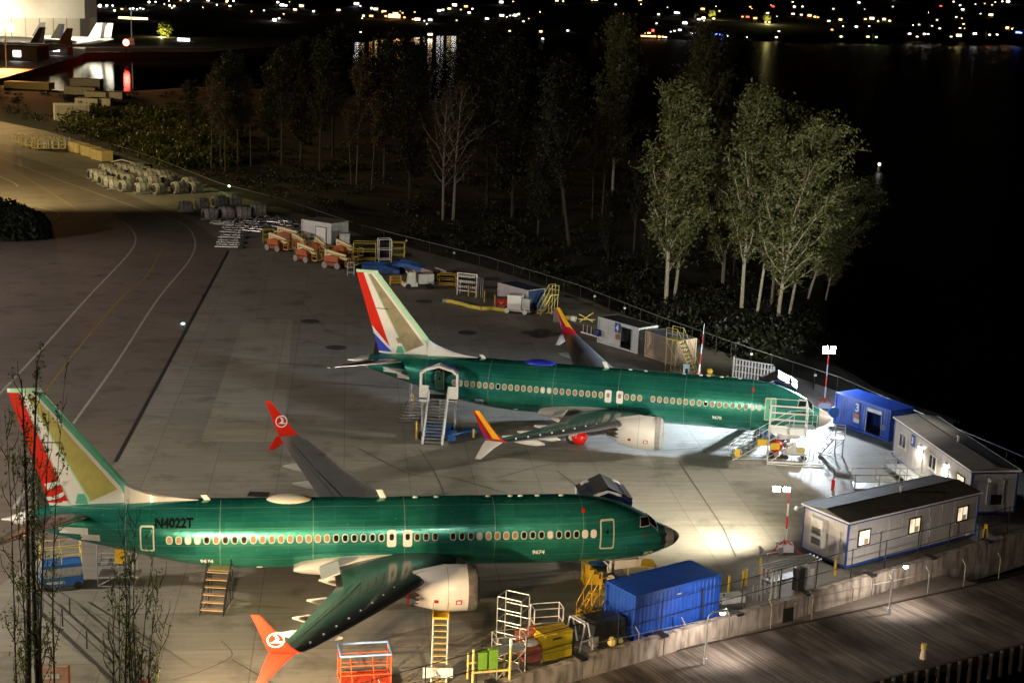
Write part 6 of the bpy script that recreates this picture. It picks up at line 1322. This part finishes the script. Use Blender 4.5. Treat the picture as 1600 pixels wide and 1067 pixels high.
for k,(x,y) in enumerate(((222,1088),(232,1090))):
    A=thing('traffic_cone',['left one of two red traffic cones at the bottom edge','right one of two red traffic cones at the bottom edge'][k],'traffic cone',G(x,y),group='red traffic cones'); MB().tube((0,0,.03),(0,0,.95),.2,r2=.05,n=12).obj('cone',M('cone_red',(.75,.06,.02),.5),A); MB().box((-.25,-.25,0),(.25,.25,.04)).obj('base',M('cone_red',(.75,.06,.02),.5),A)
ribbon('edge_kerb',[G(62,955),G(180,1066)],.25,tar,.012)
A=thing('work_light','small green-white light on a short post behind the upper short row','marker light',G(358,300)); MB().tube((0,0,0),(0,0,.9),.05).obj('post',dark,A); MB().ball((0,0,1.0),.16,8,6).obj('lens',M('green_glow',(.5,1,.35),emit=25),A)
A=thing('ground_light','small blue-white light set in the apron beside the long drain','ground light',G(286,507)); MB().tube((0,0,0),(0,0,.08),.3,n=12).obj('housing',steel,A); MB().tube((0,0,.08),(0,0,.14),.16,n=12).obj('lens',M('aqua_glow',(.45,.85,.95),emit=14),A)
A=thing('mooring_buoy','tiny lit buoy alone on the dark water at the right','buoy',G(1373,268,-2.2)); MB().tube((0,0,-.5),(0,0,1.2),.35,n=10).obj('float',white,A); MB().ball((0,0,1.6),.34,8,6).obj('lamp',M('buoy_glow',(1,.95,.85),emit=1.6),A)
# ================================================================ FAR PLANT ACROSS THE WATER
hg=M('hangar_cladding',(.50,.46,.38),.7,var=.1,scale=.1); hg2=M('hangar_dark',(.16,.13,.11),.8)
p0=G(-140,74); p1=G(116,72); dep=Vector((p1.x-p0.x,p1.y-p0.y,0)); az=head(p0,p1); LH=dep.length
A=thing('hangar','huge pale assembly hangar with tall sliding doors at the top left','hangar',(p0.x,p0.y+12,0),az)
hd=LH/ (256/24.); n_=11
for i in range(n_): MB().box((i*LH/n_+.35,0,0),((i+1)*LH/n_-.35,1,13.5)).obj('door_panel',hg,A)
MB().box((0,-3,13.5),(LH+.5,60,45)).obj('upper_facade',M('hangar_facade',(.6,.56,.48),.7,var=.06,scale=.2),A); MB().box((0,1.2,0),(LH,60,13.5)).obj('hall_interior',hg2,A)
MB().box((LH+.6,4,0),(LH+14,58,45)).obj('side_annex',hg2,A)
spot('hangar_flood_a',(p0.x+dep.x*.55,p0.y-45,12),(p0.x+dep.x*.6,p0.y+12,16),40000,(1,.86,.62),140,rad=1)
spot('hangar_flood_b',(p1.x-12,p1.y-40,12),(p1.x-25,p1.y+12,12),26000,(1,.84,.60),140,rad=1)
def fplane(label,px,py,rz,finm,tem):
    A=thing('distant_airliner',label,'airliner',G(px,py),rz); MB().loft([[(x,r*math.cos(a),3.4+zz+r*math.sin(a)) for a in [2*math.pi*i/10 for i in range(10)]] for x,r,zz in ((0,.3,-.6),(2,1.4,-.2),(5,1.9,0),(26,1.9,0),(33,1.1,.6),(38,.2,1.2))]).obj('fuselage',M('far_fuselage_white',(.6,.6,.55),.4),A,True)
    MB().slab([(31,-.15,5.3),(35.3,-.15,12.3),(37,-.15,12.3),(34.6,-.15,5.3)],(0,.3,0)).obj('fin',finm,A); MB().slab([(34.6,-.17,5.3),(37,-.17,12.3),(38,-.17,12.3),(36.8,-.17,5.3)],(0,.34,0)).obj('rudder',tem,A)
    MB().slab([(13,0,2.5),(20,0,2.5),(24,-17,3.8),(22,-17,3.8)],(0,0,.3)).obj('wing',steel,A); MB().slab([(13,0,2.5),(22,17,3.8),(24,17,3.8),(20,0,2.5)],(0,0,.3)).obj('wing',steel,A)
    MB().tube((9,-5,1.8),(13,-5,1.8),1.2,n=10).obj('engine',white,A); MB().tube((9,5,1.8),(13,5,1.8),1.2,n=10).obj('engine',white,A)
    for q in ((4,0),(19,2.8),(19,-2.8)): MB().tube((q[0],q[1],0),(q[0],q[1],2),.4,n=8).obj('gear',dark,A)
    return A
gf=M('far_fin_bronze',(.22,.19,.15),.5)
fplane('distant airliner with an orange-lit fin at the far left',-24,85,R(5),M('far_fin_orange_lit',(.55,.2,.08),.5),M('far_fin_orange_lit',(.55,.2,.08),.5))  # orange lamp light put into the fin and rudder colour
fplane('distant airliner with bronze fin and white and yellow rudder before the hangar',-65,83,R(3),gf,white)
fplane('distant airliner with bronze fin and blue rudder in front of the hangar doors',-25,75,R(3),gf,M('far_blue',(.1,.14,.32),.5))
fplane('distant airliner half hidden with a small pale fin before the hangar',-52,72,R(2),white,white)
for i,(x,y) in enumerate(((40,72),(48,71),(58,72))): fplane(['brightly lit distant airliner, left one of three past the hangar corner','brightly lit distant airliner, middle one of three past the hangar corner','brightly lit distant airliner, right one of three past the hangar corner'][i],x,y,R(2),white,white)
q=G(150,76); spot('plant_flood',(q.x,q.y-18,11),(q.x+5,q.y+12,3),24000,(1,.93,.72),150,rad=1)
def lampglow(name,col,e): return M(name,col,emit=e)
G_={'w':lampglow('glow_white',(1,.95,.88),5.0),'c':lampglow('glow_cool',(.8,.9,0.6),5.0),'o':lampglow('glow_orange',(1,.45,.12),3.9),'y':lampglow('glow_yellow',(1,.78,.3),3.3),'r':lampglow('glow_red',(1,.06,.04),5.0),'b':lampglow('glow_blue',(.08,.12,0.6),5.0),'g':lampglow('glow_green',(.4,1,.4),2.8),'p':lampglow('glow_peach',(1,.7,.45),3.3)}
LP={}; GL_={k:lampglow(m_.name+'_lamp',tuple(m_.node_tree.nodes['Principled BSDF'].inputs['Base Color'].default_value)[:3],15) for k,m_ in G_.items()}
for m_ in G_.values(): m_.node_tree.nodes['Principled BSDF'].inputs['Emission Strength'].default_value*=1.1
def farlamp(px,py,col,r=1.2,label=None,cat='street lamp',h=8):
    p=far_point(px,py); p.z-=h
    key=(col,r,h)
    names={'w':'white','c':'cool white','o':'orange','y':'yellow','r':'red','b':'blue','g':'green','p':'peach-coloured'}
    grp=f'{names[col]} lamps on the far shore'
    if key not in LP:
        A=thing('far_lamp','',cat,p,group=grp); MB().tube((0,0,0),(0,0,h),.15,n=5).obj('pole',dark,A); MB().ball((0,0,h+r*.5),r,8,6,(1,1,.7)).obj('lamp',GL_[col],A); LP[key]=A
    else: A=dup(LP[key],p,group=grp,sc=random.uniform(.8,1.15)); A.location.z=p.z+h*(1-A.scale.x)
    A['label']=label or (f'{names[col]} street lamp glowing on the dark far shore'); return A
for x,y,c_,r in [(156,11,'w',2.6),(146,8,'r',2.4),(167,10,'w',1.6),(176,10,'w',1.0),(179,18,'c',1.3),(191,16,'w',1.5),(203,15,'w',1.0),(208,15,'w',1.6),(214,16,'w',1.0),(219,14,'w',.9),(224,15,'w',.7),(233,5,'c',1.8),(243,4,'c',1.0),(265,10,'w',1.2),(272,11,'y',1.4),(282,1,'o',1.5),(294,2,'w',1.2),(325,2,'p',2.2),(339,9,'w',.8),(355,4,'o',2.4),(365,3,'p',1.4),(393,19,'o',.8),(429,34,'w',3.0),(436,30,'w',1.5),(1373,30,'p',.8)]: farlamp(x,y,c_,r*.62)  # largest white lamp added to cast the glint column on the water
p=GY(197,67,690); A=thing('harbour_light','red light on a post at the water edge across the inlet','street lamp',(p.x,p.y,.3)); MB().tube((0,0,0),(0,0,p.z-.3),.2,n=6).obj('pole',dark,A); MB().ball((0,0,p.z-.3),1.5,10,7).obj('lamp',GL_['r'],A)
# houses with lit windows: one model per glow colour, then copies
HM={}
hw=M('far_house_wall',(.10,.09,.08),.8); hr=M('far_house_roof',(.03,.03,.03),.9); 
def house(px,py,col,w=6,h=2.2,label=None,nw=2):
    p=far_point(px,py+1); key=(col,w,h,nw); names={'w':'white','c':'cool white','o':'orange','y':'yellow','r':'red','b':'blue','g':'green','p':'peach'}
    grp=f'far houses with {names[col]} windows'
    if key not in HM:
        A=thing('far_house','','house',p,0,grp); MB().box((-w/2-1,0,-3),(w/2+1,7,h+1.6)).obj('wall',hw,A); MB().loft([[(x,-.6,h+1.6),(x,7.6,h+1.6),(x,3.5,h+3.8)] for x in (-w/2-1.5,w/2+1.5)]).obj('roof',hr,A)
        for i in range(nw): cx_=-w/2+w*(i+.5)/nw; MB().box((cx_-w/nw*.36,-.12,.6),(cx_+w/nw*.36,-.02,h)).obj('lit_window',G_[col],A)
        HM[key]=A
    else: A=dup(HM[key],p,group=grp,sc=random.choice((.45,.6,.8,1,1.15)))
    A['label']=label or f'small dark house with glowing {names[col]} windows on the far hillside'; return A
L1_=[(435,5,'w'),(441,10,'w'),(447,10,'w'),(461,17,'p'),(471,11,'p'),(490,19,'w'),(529,17,'p'),(557,8,'w'),(563,10,'w'),(582,15,'w'),(587,16,'y'),(568,26,'y'),(580,27,'o'),(600,20,'o'),(603,27,'o'),(614,21,'o'),(618,24,'o'),(625,18,'o'),(629,21,'o'),(632,28,'o'),(648,20,'o'),(646,31,'o'),(652,33,'p'),(663,33,'w'),(672,33,'w'),(686,18,'w'),(692,17,'w'),(702,15,'y'),(710,10,'w'),(720,16,'y'),(728,12,'o'),(733,21,'w'),(738,15,'w'),(761,31,'c'),(784,26,'p'),(792,27,'w'),(797,25,'w'),(783,5,'w'),(674,54,'w'),(672,56,'p'),(804,26,'c'),(810,24,'w'),(818,34,'w'),(870,2,'y'),(880,3,'y'),(925,1,'o'),(931,1,'p'),(962,8,'w'),(973,22,'o'),(887,50,'w'),(845,51,'o'),(848,61,'w'),(1000,1,'o'),(1008,54,'o'),(1014,54,'o'),(1018,50,'r'),(1030,59,'o'),(1026,37,'w'),(1040,59,'p'),(1048,50,'w'),(1054,49,'p'),(1062,48,'w'),(1043,12,'w'),(1056,21,'w'),(1070,38,'w'),(1088,27,'p'),(1092,32,'w'),(1098,16,'o'),(1100,33,'p'),(1112,26,'y'),(1115,30,'y'),(1124,18,'o'),(1080,53,'w'),(1172,11,'o'),(1160,27,'o'),(1168,28,'r'),(1180,30,'o'),(1196,35,'y'),(1199,22,'w'),(1138,57,'w'),(1155,60,'c'),(1166,60,'c')]
L2_=[(1208,11,'r'),(1214,26,'p'),(1202,35,'y'),(1217,50,'p'),(1213,60,'y'),(1239,23,'p'),(1252,24,'p'),(1241,12,'w'),(1254,11,'w'),(1265,26,'o'),(1273,28,'o'),(1278,28,'o'),(1295,34,'c'),(1302,15,'p'),(1313,32,'y'),(1300,47,'o'),(1314,59,'y'),(1342,5,'c'),(1338,43,'w'),(1351,15,'p'),(1352,31,'o'),(1362,31,'p'),(1372,34,'y'),(1358,42,'w'),(1356,59,'y'),(1369,60,'g'),(1395,11,'p'),(1382,32,'y'),(1390,34,'y'),(1397,0,'w'),(1436,39,'p'),(1434,55,'w'),(1433,58,'y'),(1421,54,'w'),(1444,55,'w'),(1470,10,'r'),(1464,32,'y'),(1490,4,'p'),(1500,9,'w'),(1504,16,'c'),(1494,28,'p'),(1503,29,'o'),(1500,45,'p'),(1507,45,'o'),(1486,58,'y'),(1498,58,'y'),(1524,7,'w'),(1532,22,'w'),(1548,25,'y'),(1555,4,'p'),(1566,3,'c'),(1575,4,'c'),(1576,3,'c'),(1550,8,'o'),(1575,46,'o'),(1582,47,'p'),(1585,47,'p'),(1545,52,'r'),(1546,56,'p'),(1558,55,'w'),(1590,53,'b'),(1595,53,'b'),(1450,54,'w'),(1523,54,'w')]
for i,(x,y,c_) in enumerate(L1_+L2_): house(x,y,c_,w=[4,5,3][i%3],h=[2.0,2.6,1.8][i%3],nw=[2,3,1][i%3])
for i in range(34):
    x=random.uniform(160,1600); y=random.uniform(0,(56 if x>560 else 24)); c_=random.choice('wwppoyyoo'); 
    if i%3: house(x,y,c_,w=3,h=1.5,nw=1) if False else farlamp(x,y,c_,[.35,.3,.45][i%3],h=6)
    else: house(x,y,c_,w=3,h=1.5,nw=1)
# special far sights
def litbar(px,py,w,col,label,h=1.4,name='lit_pier'):
    p=far_point(px,py+1); p.z=max(p.z,-1.5); A=thing(name,label,'building',p); MB().box((-w/2,0,-2),(w/2,5,3.2)).obj('wall',hw,A); MB().box((-w/2,-.1,.4),(w/2,-.02,.4+h)).obj('glow_strip',G_[col],A); return A  # glowing strip put in for lit walls, windows and edge lights
litbar(1108,55,28,'b','dock edged with bright blue lights on the far shore',name='lit_dock'); litbar(1121,63,8,'b','small blue-lit boat house at the water below the blue dock',name='boat_house')
litbar(616,28,12,'o','orange floodlit house at the centre of the far shore',3.5,name='floodlit_house'); litbar(1095,30,10,'p','bright house with rows of pale windows on the far hillside',2.5,name='bright_house'); litbar(208,31,26,'y','yellow-lit building front across the inlet',2.0,name='lit_building'); litbar(287,68,7,'w','small white-lit shed by the inlet embankment',2.6,name='lit_shed')
litbar(1020,58,22,'o','orange-lit waterfront house left of the blue dock',1.0,name='waterfront_house')
for x,y,l in ((1112,30,'yellow floodlit tree on the far hillside, left'),(1198,36,'yellow floodlit tree on the far hillside, right'),(258,62,'yellow floodlit tree beside the lit shed across the inlet')):
    p=far_point(x,y); A=thing('floodlit_tree',l,'tree',p); d=rng.normal(size=(700,3)); d/=np.linalg.norm(d,axis=1)[:,None]; quads_obj('crown',d*5*rng.uniform(.3,1,(700,1))+np.array([0,0,6]),.5,.8,leafy,A,rng); MB().tube((0,0,-1),(0,0,6),.3).obj('trunk',bark2,A)
    lo=bpy.data.lights.new('tree_uplight','POINT'); lo.energy=9000; lo.color=(1,.85,.3); lo.shadow_soft_size=.3; ob=bpy.data.objects.new('tree_uplight',lo); C.objects.link(ob); ob.location=p+Vector((0,-9,2))
# sodium lamps at far left, embankment, dark sheds
p=G(10,108); A=thing('sodium_lamp','tall twin-headed sodium lamp glowing orange at the far left','street lamp',p)
MB().tube((0,0,0),(0,0,14),.3).obj('pole',steel,A); MB().ball((-2.5,0,14),1.6,10,7).obj('lamp',lampglow('sodium_glow',(1,.42,.12),14),A); MB().ball((2.0,0,15),1.6,10,7).obj('lamp',lampglow('sodium_glow',(1,.42,.12),14),A); MB().tube((-2.5,0,13.6),(2,0,14.2),.2).obj('arm',steel,A)
spot('sodium_light',(p.x,p.y-2,13),(p.x+4,p.y-40,0),80000,(1,.42,.13),165,rad=1)
spot('yard_light',(-150,330,18),(-112,345,0),70000,(1,.72,.3),160,rad=.6)
litbar(64,87,22,'w','dark low building with a bright window at the edge of the inlet',2.0,name='low_building')
for x,y,w_,l in ((27,97,16,'dark shed with one lit window left of the inlet'),(50,95,9,'second dark shed with a lit window, beside the inlet'),(88,88,10,'third dark shed with a lit window, below the hangar')):
    A=thing('shed',l,'shed',G(x,y)); MB().box((-w_/2,0,-1),(w_/2,8,6)).obj('wall',hg2,A); MB().box((-1.5,-.1,2),(1.5,-.02,4.4)).obj('lit_window',G_['w'],A); MB().box((-w_/2-.5,-.5,6),(w_/2+.5,8.5,6.5)).obj('roof',dark,A)
sheet('plant_ground',[(-600,250),(-200,310),G(0,125)[:2],G(60,108)[:2],G(118,92)[:2],G(135,84)[:2],G(330,82)[:2],(-110,1000),(-900,1000)],.35,ground_mat('plant_apron',(.14,.12,.10),(.10,.09,.075),joint=False),th=3.2)
A=thing('embankment_wall','long pale embankment wall across the inlet below the lit shed','retaining wall',(0,0,0)); MB().slab([G(135,88,-2.2)+Vector((0,-1.5,0)),G(335,87,-2.2)+Vector((0,-1.5,0)),G(335,87,-2.2)+Vector((0,-1.5,4.0)),G(135,88,-2.2)+Vector((0,-1.5,4.0))],(0,1.2,0)).obj('wall',M('embankment',(.3,.26,.2),.8),A)
p=G(206,72); A=thing('light_mast','thin unlit mast with an orange-lit base across the inlet','mast',p); MB().tube((0,0,0),(0,0,18),.35,n=6).obj('pole',steel,A); MB().box((-1.5,-1,0),(1.5,1,4)).obj('base_box',orange,A)
